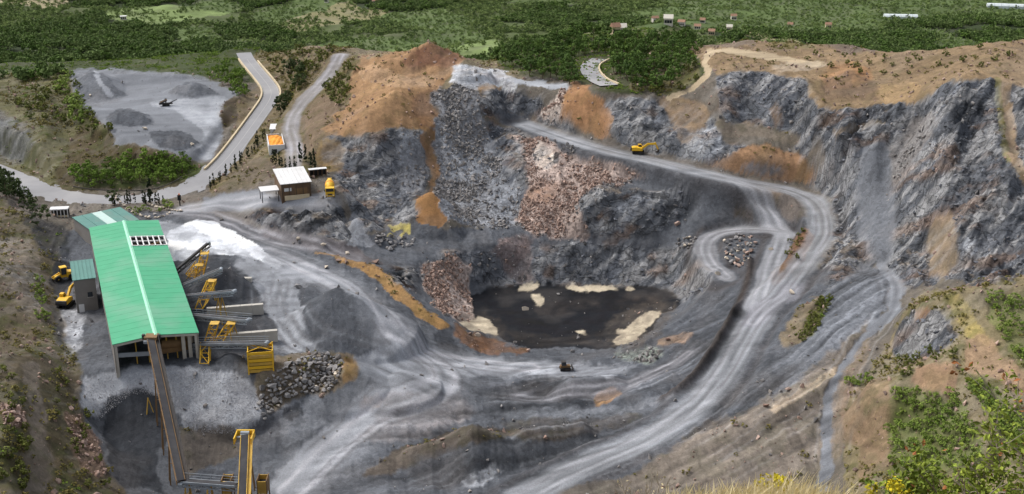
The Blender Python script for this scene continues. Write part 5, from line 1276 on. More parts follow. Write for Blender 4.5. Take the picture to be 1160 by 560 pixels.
M['stone_pale'] = paint_mat('pale_stone', (196,184,168), .9, .15, (150,136,120), .35, 2.0, rand=.2, bump=.4)
SM = [stone_mesh('boulder', 100 + k, M['stone']) for k in range(8)]
SPK = [stone_mesh('boulder', 200 + k, M['stone_pink']) for k in range(5)]
SL = [stone_mesh('boulder', 300 + k, M['stone_pale'], .7) for k in range(4)]
def in_poly(x, y, pl):
    c = False
    for (ax_, ay), (bx, by) in zip(pl, pl[1:] + pl[:1]):
        if (ay > y) != (by > y) and x < (bx - ax_) * (y - ay) / (by - ay) + ax_: c = not c
    return c
def rand_in(pl, r_):
    xs = [p[0] for p in pl]; ys = [p[1] for p in pl]
    while True:
        x, y = r_.uniform(min(xs), max(xs)), r_.uniform(min(ys), max(ys))
        if in_poly(x, y, pl): return x, y
def boulder(p, s, mset, label, group, r_, sink=.18):
    o = bpy.data.objects.new('boulder', r_.choice(mset)); COL.objects.link(o)
    o.location = (p.x, p.y, p.z + s * (.36 - sink)); o.rotation_euler = (r_.uniform(-.4, .4), r_.uniform(-.4, .4), r_.uniform(0, 6.28)); o.scale = (s * r_.uniform(.85, 1.2), s * r_.uniform(.8, 1.1), s * r_.uniform(.75, 1.1))
    tag(o, label, 'boulder', group)
rb_ = random.Random(5)
PILE = [(292,452),(300,430),(322,416),(346,404),(370,401),(388,408),(386,428),(372,444),(352,446),(330,450),(314,462),(300,476)]
cnt = 0; seen = []
def pile(poly, n, smin, smax, mset, label, group, lift=0, mind=.75):
    got = 0; tries = 0
    while got < n and tries < n * 30:
        tries += 1; p = ground(*rand_in(poly, rb_))
        if p is None: continue
        s = smin + (smax - smin) * rb_.random() ** 1.8
        if any((p - q_).length < mind * (s + sq) * .5 for q_, sq in seen[-400:]): continue
        seen.append((p, s)); p = p + Vector((0, 0, lift * rb_.random())); boulder(p, s, mset, label, group, rb_); got += 1
pile(PILE, 168, .9, 2.1, SM + SM + SL[:1], 'angular grey boulder in the big heap beside the yellow bin', 'boulders heaped beside the yellow bin', .3, .62)
pile([(817,274),(832,266),(852,268),(858,276),(846,300),(836,305),(822,296)], 62, .8, 1.7, SM + SL + SPK, 'pale angular boulder in the heap inside the loop road', 'boulders heaped inside the loop road', .4, .62)
pile([(764,274),(775,268),(790,270),(784,282),(770,283)], 22, .8, 1.6, SM + SL, 'grey boulder in the small heap left of the loop road', 'boulders in the small heap beside the loop road', .3, .62)
pile([(424,262),(440,268),(470,270),(468,280),(440,284),(424,276)], 34, .8, 1.8, SM, 'grey boulder fallen at the foot of the dark rock face', 'boulders below the dark rock face', .2, .65)
for px, py, s, lb in [(337,271,1.7,'single pale boulder on the dark ramp, farthest from the pit'),(366,278,1.5,'single grey boulder on the dark ramp, between two pale ones'),(393,288,1.5,'single tan boulder on the dark ramp beside the ochre berm'),(425,298,2.0,'single rounded brown boulder at the top end of the ochre berm'),(338,326,2.2,'lone dark boulder on the yard above the big dark cone'),(370,304,1.6,'lone white boulder on the pale yard road'),(532,379,1.6,'reddish boulder at the near corner of the black pit floor'),(541,381,1.8,'pale boulder at the near corner of the black pit floor'),(767,255,2.2,'pinkish boulder under the dark middle cliff'),(813,311,1.8,'white boulder at the inner bend of the loop road'),(102,109,1.3,'white stone on the slope of the pale stock yard heap'),(896,332,1.9,'white block where the haul road forks below the orange bank'),(873,283,1.3,'small white block on the inner branch of the loop road'),(164,147,1.9,'white block beside the dark heap at the front of the stock yard'),(217,164,1.4,'small white block on the dark patch at the front edge of the stock yard'),(595,351,2.0,'white block lying alone on the black pit floor'),(240,352,1.2,'pale block near the concrete bay walls')]:
    p = ground(px, py); boulder(p, s, SL if ('pale' in lb or 'white' in lb or 'tan' in lb) else SPK if ('pink' in lb or 'red' in lb or 'brown' in lb) else SM, lb, None, rb_)
for pl, n_ in (([(168,232),(188,238),(206,240)], 14), ([(128,222),(140,234),(160,246),(180,248),(196,240)], 26)):
    P = smooth_path(path3(pl), 1.0, 1)
    for k in range(n_): 
        p = P[int(k * (len(P) - 1) / n_)]; boulder(p, rb_.uniform(.9, 1.4), SL, 'cream stone in the row edging the cypress bed by the entrance', 'edging stones round the cypress bed', rb_)

# ------------------------------------------------------------------ scattering of what nobody could count
def scatter(name, meshes, P, S, Z, I, label, cat):
    """points carrying a size, a turn and a kind; one object"""
    src = bpy.data.collections.new(name + '_kinds')
    for k, m_ in enumerate(meshes): src.objects.link(bpy.data.objects.new('%s_kind_%02d' % (name, k), m_))
    me_ = bpy.data.meshes.new(name); me_.vertices.add(len(P)); me_.vertices.foreach_set('co', np.asarray(P, np.float32).ravel())
    for nm, tp, arr in (('size', 'FLOAT_VECTOR', np.asarray(S, np.float32)), ('turn', 'FLOAT_VECTOR', np.asarray(Z, np.float32)), ('sort', 'INT', np.asarray(I, np.int32))):
        a = me_.attributes.new(nm, tp, 'POINT'); a.data.foreach_set('vector' if tp == 'FLOAT_VECTOR' else 'value', arr.ravel())
    o = bpy.data.objects.new(name, me_); COL.objects.link(o)
    ng = bpy.data.node_groups.new(name, 'GeometryNodeTree'); ng.interface.new_socket('Geometry', in_out='INPUT', socket_type='NodeSocketGeometry'); ng.interface.new_socket('Geometry', in_out='OUTPUT', socket_type='NodeSocketGeometry')
    N = ng.nodes; K = ng.links; gi = N.new('NodeGroupInput'); go = N.new('NodeGroupOutput'); ip = N.new('GeometryNodeInstanceOnPoints'); ci = N.new('GeometryNodeCollectionInfo')
    ci.inputs[0].default_value = src; ci.inputs['Separate Children'].default_value = True; ci.inputs['Reset Children'].default_value = True; ip.inputs['Pick Instance'].default_value = True
    def at_(nm, tp):
        n = N.new('GeometryNodeInputNamedAttribute'); n.data_type = tp; n.inputs['Name'].default_value = nm; return n.outputs['Attribute']
    K.new(gi.outputs[0], ip.inputs['Points']); K.new(ci.outputs[0], ip.inputs['Instance']); K.new(at_('sort', 'INT'), ip.inputs['Instance Index']); K.new(at_('turn', 'FLOAT_VECTOR'), ip.inputs['Rotation']); K.new(at_('size', 'FLOAT_VECTOR'), ip.inputs['Scale']); K.new(ip.outputs[0], go.inputs[0])
    md = o.modifiers.new('scatter', 'NODES'); md.node_group = ng
    o['label'] = label; o['category'] = cat; o['kind'] = 'stuff'
    return o
rs = np.random.RandomState(3)
def pick_on_grid(weight, n):
    area = np.gradient(Yr)[:, None] * (Yr[:, None] * dt); wgt = (weight * area).ravel(); wgt = wgt / wgt.sum()
    k = rs.choice(len(wgt), n, p=wgt); r_ = k // NT; c_ = k % NT
    Y = Yr[r_] + (rs.rand(n) - .5) * np.gradient(Yr)[r_]; T_ = tc[c_] + (rs.rand(n) - .5) * dt
    x = T_ * Y; return np.stack([x, Y, sampleH(x, Y)], 1), r_, c_
inview = (YY < 470) & (YY > 185)
notroad = np.ones_like(H)
for pth in (ROAD, HAUL, SECOND, LOOP, LINK, GRAVEL):
    s2, d, _, _, _ = seg_dist(pth, 7); notroad[s2] *= sstep(3, 5, d)
def off_hall(P):
    q_ = P[:, :2] - np.array([ctr.x, ctr.y]); lx = q_ @ np.array([px2.x, px2.y]); ly = q_ @ np.array([ax.x, ax.y])
    return ~((abs(lx) < hw + .5) & (ly > -1.5) & (ly < LEN + 1))
n = 24000
P, r_, c_ = pick_on_grid((MSK[..., 1] * sstep(.55, .85, MSK[..., 1]) * (.2 + 1.6 * sstep(.4, .65, fbm(XX / 6, YY / 6, 211, 3))) + .02 * (MSK[..., 3] < .3) * (ALB.max(-1) > .05) + .004) * inview * notroad, n)
red = ALB[r_, c_, 0] / (ALB[r_, c_, 2] + 1e-4) > 1.32
sz = .2 + 1.3 * rs.rand(n) ** 6 + .35 * rs.rand(n) ** 2; keep = off_hall(P)
RM = [stone_mesh('rubble', 400 + k, M['stone'], .75, 9) for k in range(5)] + [stone_mesh('rubble', 420 + k, M['stone_pink'], .75, 9) for k in range(5)]
P[:, 2] += sz * .15
scatter('scree_rubble', RM, P[keep], np.stack([sz, sz * .9, sz * .85], 1)[keep], (rs.rand(n, 3) * 6.28)[keep], (rs.randint(0, 5, n) + 5 * red)[keep], 'loose grey and pinkish rubble on the scree slopes', 'rubble')
# bits of rock lodged on the faces
n = 2200
P, r_, c_ = pick_on_grid(sstep(.5, .9, MSK[..., 0]) * inview * notroad, n); sz = .45 + 1.3 * rs.rand(n) ** 3; P[:, 2] -= sz * .12
M['slab'] = paint_mat('dark_slate_rock', (98,101,108), .9, .3, (140,132,120), .3, 1.2, rand=.35, bump=.7)
KM = [stone_mesh('slab', 440 + k, M['slab'], .6, 11) for k in range(6)]
scatter('broken_rock', KM, P, np.stack([sz * 1.3, sz * .8, sz], 1), np.stack([rs.rand(n) * .8 - .4, rs.rand(n) * .8 - .4, rs.rand(n) * 6.28], 1), rs.randint(0, 6, n), 'broken angular slabs lodged on the grey rock faces', 'broken rock')
# coarse chippings on the fan in front of the hall
n = 10000; FAN = [(92,440),(150,416),(226,416),(270,426),(294,450),(288,478),(264,492),(214,490),(192,450),(150,446),(112,476)]
pts_ = []
fr_ = random.Random(9)
while len(pts_) < n:
    p = ground(*rand_in(FAN, fr_))
    if p: pts_.append(p)
P = np.array(pts_); sz = .1 + .2 * rs.rand(n) ** 3; keep = off_hall(P)
M['chip'] = paint_mat('pale_grey_chippings', (162,162,166), .9, .2, (130,126,122), .3, 2, rand=.35)
scatter('gravel_chippings', [stone_mesh('chip', 460 + k, M['chip'], .8, 8) for k in range(4)], P[keep], np.repeat(sz[:, None], 3, 1)[keep], (rs.rand(n, 3) * 6.28)[keep], rs.randint(0, 4, n)[keep], 'pale grey chippings fanned out below the green hall', 'gravel')

# ------------------------------------------------------------------ plants
def leaf_mat(name, rgb, rgb2, rand=.3, trans=True):
    m, N, K, B = nmat(name)
    oi = N.new('ShaderNodeObjectInfo'); vc = N.new('ShaderNodeVertexColor'); vc.layer_name = 'leaf'
    sp2 = N.new('ShaderNodeSeparateColor'); K.new(vc.outputs[0], sp2.inputs[0])
    ad = N.new('ShaderNodeMath'); ad.operation = 'MULTIPLY_ADD'; K.new(oi.outputs['Random'], ad.inputs[0]); ad.inputs[1].default_value = .5; 
    h2 = N.new('ShaderNodeMath'); h2.operation = 'MULTIPLY'; K.new(sp2.outputs[0], h2.inputs[0]); h2.inputs[1].default_value = .5; K.new(h2.outputs[0], ad.inputs[2])
    mx = N.new('ShaderNodeMix'); mx.data_type = 'RGBA'; K.new(ad.outputs[0], mx.inputs[0]); mx.inputs[6].default_value = (*L3(*rgb), 1); mx.inputs[7].default_value = (*L3(*rgb2), 1)
    rr = N.new('ShaderNodeMapRange'); rr.inputs[3].default_value = 1 - rand; rr.inputs[4].default_value = 1 + rand; K.new(sp2.outputs[1], rr.inputs[0])
    s_ = N.new('ShaderNodeVectorMath'); s_.operation = 'SCALE'; K.new(mx.outputs[2], s_.inputs[0]); K.new(rr.outputs[0], s_.inputs['Scale'])
    K.new(s_.outputs[0], B.inputs['Base Color']); B.inputs['Roughness'].default_value = .75; B.inputs['Specular IOR Level'].default_value = .12
    return m
LEAF = {
 'pine': leaf_mat('pine_needles', (54,76,36), (92,116,52)), 'broad': leaf_mat('broad_leaves', (74,98,38), (116,140,58)), 'dark': leaf_mat('dark_evergreen_leaves', (46,58,34), (74,88,48)),
 'cypress': leaf_mat('cypress_scales', (28,38,24), (46,58,32)), 'shrub': leaf_mat('scrub_leaves', (72,82,38), (112,116,56)), 'olive': leaf_mat('valley_leaves', (94,114,66), (142,158,96)),
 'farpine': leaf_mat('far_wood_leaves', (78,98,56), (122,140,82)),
 'mauve': leaf_mat('bare_mauve_twigs', (118,106,108), (146,130,128)), 'orch': leaf_mat('orchard_leaves', (98,122,70), (142,160,98)),
 'near': leaf_mat('glossy_near_leaves', (84,104,40), (158,168,70), .3), 'red': leaf_mat('withered_red_leaves', (118,74,48), (160,104,62), .25), 'grass': leaf_mat('dry_grass', (206,188,140), (238,226,186), .2), 'broom': leaf_mat('yellow_flowers', (150,142,40), (216,196,40), .2),
 'tuft': leaf_mat('scrub_tuft_leaves', (88,90,48), (130,118,68)), 'green_tuft': leaf_mat('green_tuft_leaves', (82,108,40), (124,144,58)),
}
def crown_mesh(name, seed, mat, clumps, leaves, leaf, shape, zc_, rad, hgt, asp=1.0):
    """crown of many small leaf faces set in uneven clumps"""
    r_ = np.random.RandomState(seed); V = []; C_ = []
    for _ in range(clumps):
        while True:
            u = r_.uniform(-1, 1, 3)
            if u @ u < 1: break
        if shape == 'cone': f = (u[2] + 1) / 2; k = (1 - f) ** .7 * .9 + .1; c = np.array([u[0] * rad * k, u[1] * rad * k, zc_ + u[2] * hgt])
        else: u = u / (np.linalg.norm(u) + 1e-6) * (np.linalg.norm(u) ** .45); c = np.array([u[0] * rad, u[1] * rad, zc_ + u[2] * hgt * (1 if u[2] > 0 else .75)])
        cr = rad * r_.uniform(.22, .42) * (1.0 if shape != 'cone' else .8); tone = r_.rand()
        for _ in range(leaves):
            d = r_.normal(size=3); d /= np.linalg.norm(d); p = c + d * cr * r_.uniform(.5, 1.05) * np.array([1, 1, .75 if shape != 'cone' else 1.4])
            nn = d + r_.normal(size=3) * .6 + np.array([0, 0, .5]); nn /= np.linalg.norm(nn); a = np.cross(nn, r_.normal(size=3)); a /= np.linalg.norm(a); b = np.cross(nn, a)
            s_ = leaf * r_.uniform(.6, 1.3); V += [p - a * s_ - b * s_ * .3 * asp, p + b * s_ * .8 * asp, p + a * s_ + b * s_ * .1, p - b * s_ * .7 * asp]; C_ += [(r_.rand() * .6 + tone * .4, tone * .7 + r_.rand() * .3, 0)] * 4
    V = np.array(V); F = np.arange(len(V)).reshape(-1, 4)
    me_ = bpy.data.meshes.new(name); me_.from_pydata(V.tolist(), [], F.tolist()); colattr(me_, 'leaf', np.array(C_)); me_.materials.append(mat); return me_
def trunk_mesh(name, seed, h_, r0, limbs=4, spread=1.0, top=.75):
    r_ = random.Random(seed); mb = MB(); p = Vector((0, 0, -.4)); pr = r0
    for k in range(3):
        q_ = Vector((r_.uniform(-.08, .08) * h_, r_.uniform(-.08, .08) * h_, h_ * top * (k + 1) / 3)); mb.tube(p, q_, pr, pr * .72, 6, False); p = q_; pr *= .72
        if k < 2:
            for _ in range(limbs // 2 + 1):
                a = r_.uniform(0, 6.28); mb.tube(q_, q_ + Vector((math.cos(a) * spread, math.sin(a) * spread, h_ * .22)), pr * .55, pr * .2, 5, False)
    return mb.mesh(name, M['bark'])
TREE = {}
def kind(nm, variants, leafm, h_, rad, clumps, leaves, leaf, shape='round', tr=.16, base=.62, hg=.36):
    TREE[nm] = [(trunk_mesh('trunk', 10 * k + len(TREE), h_, tr, 4, rad * .6), crown_mesh('crown', 50 + 10 * k + len(TREE), LEAF[leafm], clumps, leaves, leaf, shape, h_ * base, rad, h_ * hg)) for k in range(variants)]
kind('pine_tree', 5, 'pine', 6.0, 2.3, 16, 34, .26)
kind('broadleaf_tree', 4, 'broad', 5.0, 2.1, 15, 32, .26, base=.58, hg=.4)
kind('evergreen_tree', 3, 'dark', 6.5, 2.6, 16, 36, .28, base=.56, hg=.42)
kind('cypress_tree', 3, 'cypress', 6.5, .8, 26, 24, .2, 'cone', .07, .5, .5)
kind('shrub', 4, 'shrub', 1.6, .95, 10, 22, .14, 'round', .06, .5, .42)
LEAF['patch'] = leaf_mat('patch_leaves', (92,116,48), (140,156,76))
kind('green_shrub', 4, 'patch', 1.5, .95, 10, 22, .13, 'round', .06, .5, .42)
kind('bare_tree', 1, 'mauve', 4.5, 1.9, 14, 30, .2, base=.6)
def plant(kd, p, s, label, cat, group=None, r_=random, name=None, stretch=1.0):
    tm, cm2 = r_.choice(TREE[kd]); t = thing(name or kd, label, cat, (p.x, p.y, p.z), r_.uniform(0, 6.28), group)
    t.scale = (s, s, s * stretch)
    put('trunk', tm, t); put('crown', cm2, t); return t
tr_ = random.Random(17)
def grove(kd, poly, n, s0, s1, label, cat, group, mind=2.2, name=None, stretch=(.85, 1.2)):
    got = []; tries = 0
    while len(got) < n and tries < n * 25:
        tries += 1; p = ground(*rand_in(poly, tr_))
        if p is None or any((p - q_).length < mind for q_ in got) or any((p - q_).xy.length < 7.2 for pth_ in (ROAD, GRAVEL, WOODROAD) for q_ in pth_[::2]): continue
        got.append(p); plant(kd, p, tr_.uniform(s0, s1), label, cat, group, tr_, name, tr_.uniform(*stretch))
    return got
FOR1 = [(560,60),(600,48),(660,44),(664,66),(656,86),(650,100),(600,88),(575,80)]
FOR2 = [(686,92),(690,66),(672,62),(668,46),(720,44),(775,48),(790,60),(780,80),(765,100),(740,106),(700,103)]
grove('pine_tree', FOR1, 74, .75, 1.15, 'dark green pine in the wood on the nearer side of the pale road stretch', 'tree', 'pines in the wood beside the spoil heap', 2.6)
grove('pine_tree', FOR2, 96, .7, 1.15, 'dark green pine on the hill between the pale road stretch and the brown path', 'tree', 'pines on the hill below the brown path', 2.5)
grove('shrub', [(715,92),(790,70),(792,88),(765,108),(705,104)], 22, .9, 1.6, 'olive green bush on the slope between the pines and the brown path', 'bush', 'bushes between the pines and the brown path', 1.5)
plant('bare_tree', G(743, 97), .95, 'leafless mauve tree standing among the dark pines', 'tree', None, tr_)
grove('broadleaf_tree', [(78,200),(104,190),(140,184),(195,180),(236,184),(232,196),(212,206),(150,212),(92,214)], 56, .55, .95, 'fresh green broadleaf tree in the grove inside the road bend', 'tree', 'broadleaf trees inside the road bend', 2.0)
grove('evergreen_tree', [(0,205),(14,200),(34,208),(40,222),(30,230),(0,226)], 9, .75, 1.1, 'dark evergreen in the clump on the left hillside above the road', 'tree', 'dark evergreens on the left hillside', 2.4)
grove('evergreen_tree', [(20,228),(46,234),(58,256),(50,270),(34,252)], 8, .4, .7, 'low dark evergreen on the shaded bank below the clump', 'tree', 'low evergreens on the shaded bank', 2)
grove('shrub', [(60,90),(84,86),(96,126),(128,150),(100,160),(40,140),(10,120)], 34, 1.0, 2.2, 'scattered olive bush on the brown hillside beside the stock yard', 'bush', 'bushes on the hillside beside the stock yard', 3.5)
grove('green_shrub', [(66,76),(80,74),(84,104),(104,130),(90,142),(70,110)], 16, 1.6, 2.8, 'bright green bush along the edge of the stock yard heap', 'bush', 'green bushes along the stock yard edge', 2.5)
grove('evergreen_tree', [(322,78),(340,74),(346,104),(328,112),(318,100)], 8, .5, .85, 'dark round tree on the brown hill between the two roads', 'tree', 'dark trees between the two roads', 2.5)
grove('shrub', [(300,70),(350,54),(378,56),(350,100),(330,120),(310,90)], 34, .9, 2.0, 'dry olive bush on the brown hill between the two roads', 'bush', 'bushes between the two roads', 2.6)
grove('shrub', [(366,92),(398,74),(408,70),(396,104),(384,120),(370,112)], 20, 1.0, 2.0, 'olive bush between the gravel track and the orange heap', 'bush', 'bushes beside the gravel track', 2.2)
grove('evergreen_tree', [(312,112),(326,104),(328,126),(314,134)], 5, .6, .9, 'dark tree close against the inner side of the asphalt bend', 'tree', 'dark trees against the asphalt bend', 2.0)
grove('broadleaf_tree', [(252,74),(270,84),(282,108),(278,120),(266,108),(246,92)], 16, .6, 1.0, 'green tree between the stock yard and the asphalt bend', 'tree', 'trees between the stock yard and the bend', 2.4)
for pl, n_, s_, lb, gp in (([(240,213),(262,196),(286,174),(298,156)], 22, .62, 'narrow dark cypress in the row along the asphalt road', 'cypresses along the asphalt road'), ([(306,186),(322,192),(338,194)], 8, .7, 'narrow dark cypress behind the white roofed shed', 'cypresses behind the white roofed shed'), ([(342,182),(352,186),(356,192)], 6, .85, 'dense dark cypress between shed and rock face', 'cypresses between shed and rock face'), ([(128,234),(142,231),(150,231),(160,231),(168,232),(178,232),(184,232)], 14, .62, 'narrow cypress in the bed by the plant entrance', 'cypresses in the entrance bed')):
    P = smooth_path(path3(pl), 1.0, 1)
    for k in range(n_):
        p = P[int((k + .5) * len(P) / n_)]; plant('cypress_tree', p + Vector((tr_.uniform(-.8, .8), tr_.uniform(-.8, .8), 0)), s_ * tr_.uniform(.7, 1.15), lb, 'tree', gp, tr_)
plant('cypress_tree', G(171, 231), 1.35, 'tallest cypress in the bed by the plant entrance', 'tree', None, tr_)
plant('evergreen_tree', G(130, 232), .75, 'bushy dark conifer at the left end of the entrance bed', 'tree', None, tr_)
plant('green_shrub', G(190, 236), 2.0, 'light green bush at the entrance end of the cypress bed', 'bush', None, tr_)
plant('green_shrub', G(320, 205), 1.4, 'dark green bush beside the small white canopy', 'bush', None, tr_)
grove('green_shrub', [(140,238),(180,236),(186,242),(160,246)], 9, .6, 1.0, 'low dark bush in the entrance bed', 'bush', 'low bushes in the entrance bed', 1.3)
grove('green_shrub', [(38,312),(48,308),(54,350),(56,372),(46,366),(40,340)], 14, .8, 1.3, 'yellow green broom bush on the bank above the machine alley', 'bush', 'broom bushes above the machine alley', 1.3)
grove('shrub', [(0,420),(26,430),(36,556),(0,556)], 16, .8, 1.6, 'dark olive bush on the left hillside track edge', 'bush', 'bushes left of the hillside track', 2)
grove('shrub', [(50,410),(80,430),(110,490),(130,550),(80,556),(56,500)], 16, .6, 1.2, 'olive bush on the bank between track and plant', 'bush', 'bushes right of the hillside track', 2)
grove('green_shrub', [(1012,448),(1032,440),(1056,452),(1072,446),(1090,456),(1096,482),(1112,500),(1106,522),(1074,530),(1052,544),(1022,534),(1004,540),(1012,508),(1004,486),(1018,466)], 96, .7, 1.15, 'green bush in the dense planted patch on the lower right slope', 'bush', 'bushes in the dense green patch', .8)
grove('green_shrub', [(1092,434),(1110,436),(1160,474),(1160,520),(1130,488)], 40, .7, 1.1, 'green bush in the strip beside the tan ridge', 'bush', 'bushes in the green strip beside the tan ridge', .9)
grove('green_shrub', [(1118,332),(1160,338),(1160,418),(1138,390)], 24, .7, 1.2, 'green bush on the upper right slope under the cliff', 'bush', 'bushes on the upper right slope', 1.2)
grove('green_shrub', [(954,432),(985,424),(992,434),(960,440)], 10, .6, 1.0, 'green bush on the bench beside the dirt track', 'bush', 'bushes on the bench beside the track', 1)
grove('shrub', [(985,424),(1040,402),(1086,398),(1080,408),(1020,430)], 20, .6, 1.1, 'olive bush along the foot of the small rock outcrop', 'bush', 'bushes at the foot of the outcrop', 1.2)
grove('shrub', [(905,378),(930,338),(944,340),(920,382),(900,392)], 22, .7, 1.2, 'yellow green bush on the strip above the dip slope', 'bush', 'bushes on the strip above the dip slope', 1.2)
grove('shrub', [(890,268),(912,262),(905,292),(885,312)], 10, .5, .9, 'small bush on the orange bank beside the loop', 'bush', 'bushes on the orange bank', 1.3)
grove('shrub', [(880,56),(1000,64),(1150,52),(1150,80),(1010,90),(930,76)], 30, .6, 1.3, 'dark bush on the brown rim above the big cliff', 'bush', 'bushes on the brown rim', 3)
# ground cover on the slopes
tuft = [crown_mesh('tuft', 700 + k, LEAF['tuft'], 5, 9, .13, 'round', .25, .5, .3) for k in range(3)] + [crown_mesh('tuft', 710 + k, LEAF['green_tuft'], 5, 9, .13, 'round', .25, .5, .3) for k in range(3)]
n = 16000
vw = np.clip(MSK[..., 2] - .15, 0, 1) * (.15 + sstep(.45, .65, fbm(XX / 7, YY / 7, 201, 3))) * (YY < 540) * (YY > 160) * notroad
P, r_, c_ = pick_on_grid(vw, n); s_ = .5 + 1.3 * rs.rand(n) ** 2; grn = ALB[r_, c_, 1] > ALB[r_, c_, 0] * .98
keep = off_hall(P)
scatter('hillside_scrub', tuft, P[keep], np.stack([s_, s_, s_ * .9], 1)[keep], np.stack([0 * s_, 0 * s_, rs.rand(n) * 6.28], 1)[keep], (rs.randint(0, 3, n) + 3 * grn)[keep], 'low dry scrub and tufts on the quarry slopes', 'scrub')
# open country: woods, scrub and orchards
def lod(leafm, seed, h_, rad, clumps=11, leaves=14, leaf=.47):
    return crown_mesh('far_tree', seed, LEAF[leafm], clumps, leaves, leaf, 'round', h_ * .52, rad, h_ * .42)
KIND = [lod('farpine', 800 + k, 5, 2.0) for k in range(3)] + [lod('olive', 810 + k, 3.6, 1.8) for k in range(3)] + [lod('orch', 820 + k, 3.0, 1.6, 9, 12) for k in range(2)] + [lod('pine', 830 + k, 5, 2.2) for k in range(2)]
X_, Y_, S_, I_ = [], [], [], []
n = 125000
y = np.sqrt(rs.rand(n) * (1330 ** 2 - 455 ** 2) + 455 ** 2); x = (rs.rand(n) * .96 - .48) * y
z = sampleH(x, y); ci = cell_of(x, y); ct = ctype[ci]; dn = fbm(x / 22, y / 22, 205, 3)
ok = (z < 9 + 6 * (y > 560)) & (rs.rand(n) < np.array([1.0, .75, .12, .26, .3, .3])[ct] * sstep(.3, .5, dn)) & ((y > 520) | (dn > .5))
ok &= ~((y < 560) & (x > -.42 * y) & (x < -.08 * y) & (z > 3) & (dn < .55))
sz = np.where(ct == 0, .6 + .6 * rs.rand(n), .4 + .55 * rs.rand(n)); kd_ = np.where(ct == 0, np.where(rs.rand(n) < .35, 8 + rs.randint(0, 2, n), rs.randint(0, 3, n)), np.where(rs.rand(n) < .3, rs.randint(0, 3, n), 3 + rs.randint(0, 3, n)))
A = [(x[ok], y[ok], z[ok], sz[ok], kd_[ok])]
# orchard rows
ca_, sa_ = np.cos(cang), np.sin(cang)
gxx, gyy = np.meshgrid(np.arange(-640, 640, 4.6), np.arange(520, 1330, 4.6)); gxx = gxx.ravel(); gyy = gyy.ravel()
c0_ = cell_of(gxx, gyy); u = gxx * ca_[c0_] + gyy * sa_[c0_]; v = -gxx * sa_[c0_] + gyy * ca_[c0_]
u2 = np.round(u / 4.6) * 4.6 + rs.normal(0, .9, len(u)); v2 = np.round(v / 5.4) * 5.4 + rs.normal(0, .7, len(u))
xo = u2 * ca_[c0_] - v2 * sa_[c0_]; yo = u2 * sa_[c0_] + v2 * ca_[c0_]; ok = (ctype[c0_] == 2) & (rs.rand(len(u)) < .45 + .5 * fbm(gxx / 30, gyy / 30, 207, 2)) & (abs(xo) < .49 * yo)
zo = sampleH(xo, np.maximum(yo, 10)); ok &= zo < 6
A.append((xo[ok], yo[ok], zo[ok], .42 + .45 * rs.rand(ok.sum()), 6 + rs.randint(0, 2, ok.sum())))
X_, Y_, Z_, S_, I_ = (np.concatenate([a_[k] for a_ in A]) for k in range(5))
clear = np.ones(len(X_), bool)
HOUSES = [(140,22,10,'white farmhouse with flat roof alone in the green country'),(703,39,9,'white house just above the pine wood'),(697,40,7,'low tan house beside the white one above the pine wood'),(742,26,10,'tall pale house in the hamlet, nearest the pine wood'),(757,28,8,'white house in the middle of the hamlet'),(772,30,11,'long tiled house of the hamlet'),(790,33,10,'low tiled house at the near edge of the hamlet'),(806,40,9,'tan house below the hamlet beside the rim'),(831,23,9,'pale house on the far side of the hamlet'),(796,26,8,'small white house behind the tiled ones'),(895,32,8,'pale house alone above the brown rim'),(938,33,9,'tan farmhouse above the brown rim'),(425,4,9,'pale house at the far top edge of the country'),(370,3,7,'small white house far off above the asphalt bend'),(826,36,8,'white house nearest the brown rim in the hamlet')]
hp = [(ground(a_, b_), c_, l_) for a_, b_, c_, l_ in HOUSES]
for p, wd, _ in hp: clear &= (X_ - p.x) ** 2 + ((Y_ - p.y) * .5 + 3) ** 2 > (wd * .9) ** 2
for pth in (ROAD, WOODROAD, GRAVEL):
    for p in pth[::3]: clear &= (X_ - p.x) ** 2 + (Y_ - p.y) ** 2 > 6.5 ** 2
# keep sight of the stock yard, the rim and the heap
pxx, pyy = proj(X_, Y_, Z_)
clear &= ~((Y_ < 640) & (pyy > 62) & (pxx > 280) & (pxx < 560)) & ~((pyy > 84) & (pxx > 75) & (pxx < 285))
S_ = S_ * .95
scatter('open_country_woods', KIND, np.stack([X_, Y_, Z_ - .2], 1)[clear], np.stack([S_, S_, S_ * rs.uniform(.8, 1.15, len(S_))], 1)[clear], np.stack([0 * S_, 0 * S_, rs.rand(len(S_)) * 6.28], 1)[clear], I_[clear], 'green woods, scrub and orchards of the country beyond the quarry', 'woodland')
for k, (p, wd, lb) in enumerate(hp):
    t = thing('farm_house', lb, 'house', p, tr_.uniform(-.4, .4)); wd *= .46; dp = wd * .7; hh = 2.4 + (k % 3) * .6 + (1.5 if 'tall' in lb else 0)
    MB().box((0, 0, hh / 2 - .5), (wd, dp, hh + 1)).build('wall', M['house'] if 'tan' not in lb else M['kerb'], t)
    if 'flat' in lb: MB().box((0, 0, hh + .1), (wd + .4, dp + .4, .25)).build('roof', M['white'], t)
    else: MB().prism([(-dp / 2 - .4, hh - .1), (0, hh + 1.5), (dp / 2 + .4, hh - .1)], -wd / 2 - .3, wd / 2 + .3).build('roof', M['tile'] if ('tile' in lb or 'tan' in lb or 'pale' in lb) else M['house'], t).rotation_euler = (0, 0, R(90))
    for q_ in range(3): MB().box(((q_ - 1) * wd * .3, -dp / 2 - .02, hh * .5), (1.0, .1, 1.3)).build('window', M['glass'], t)
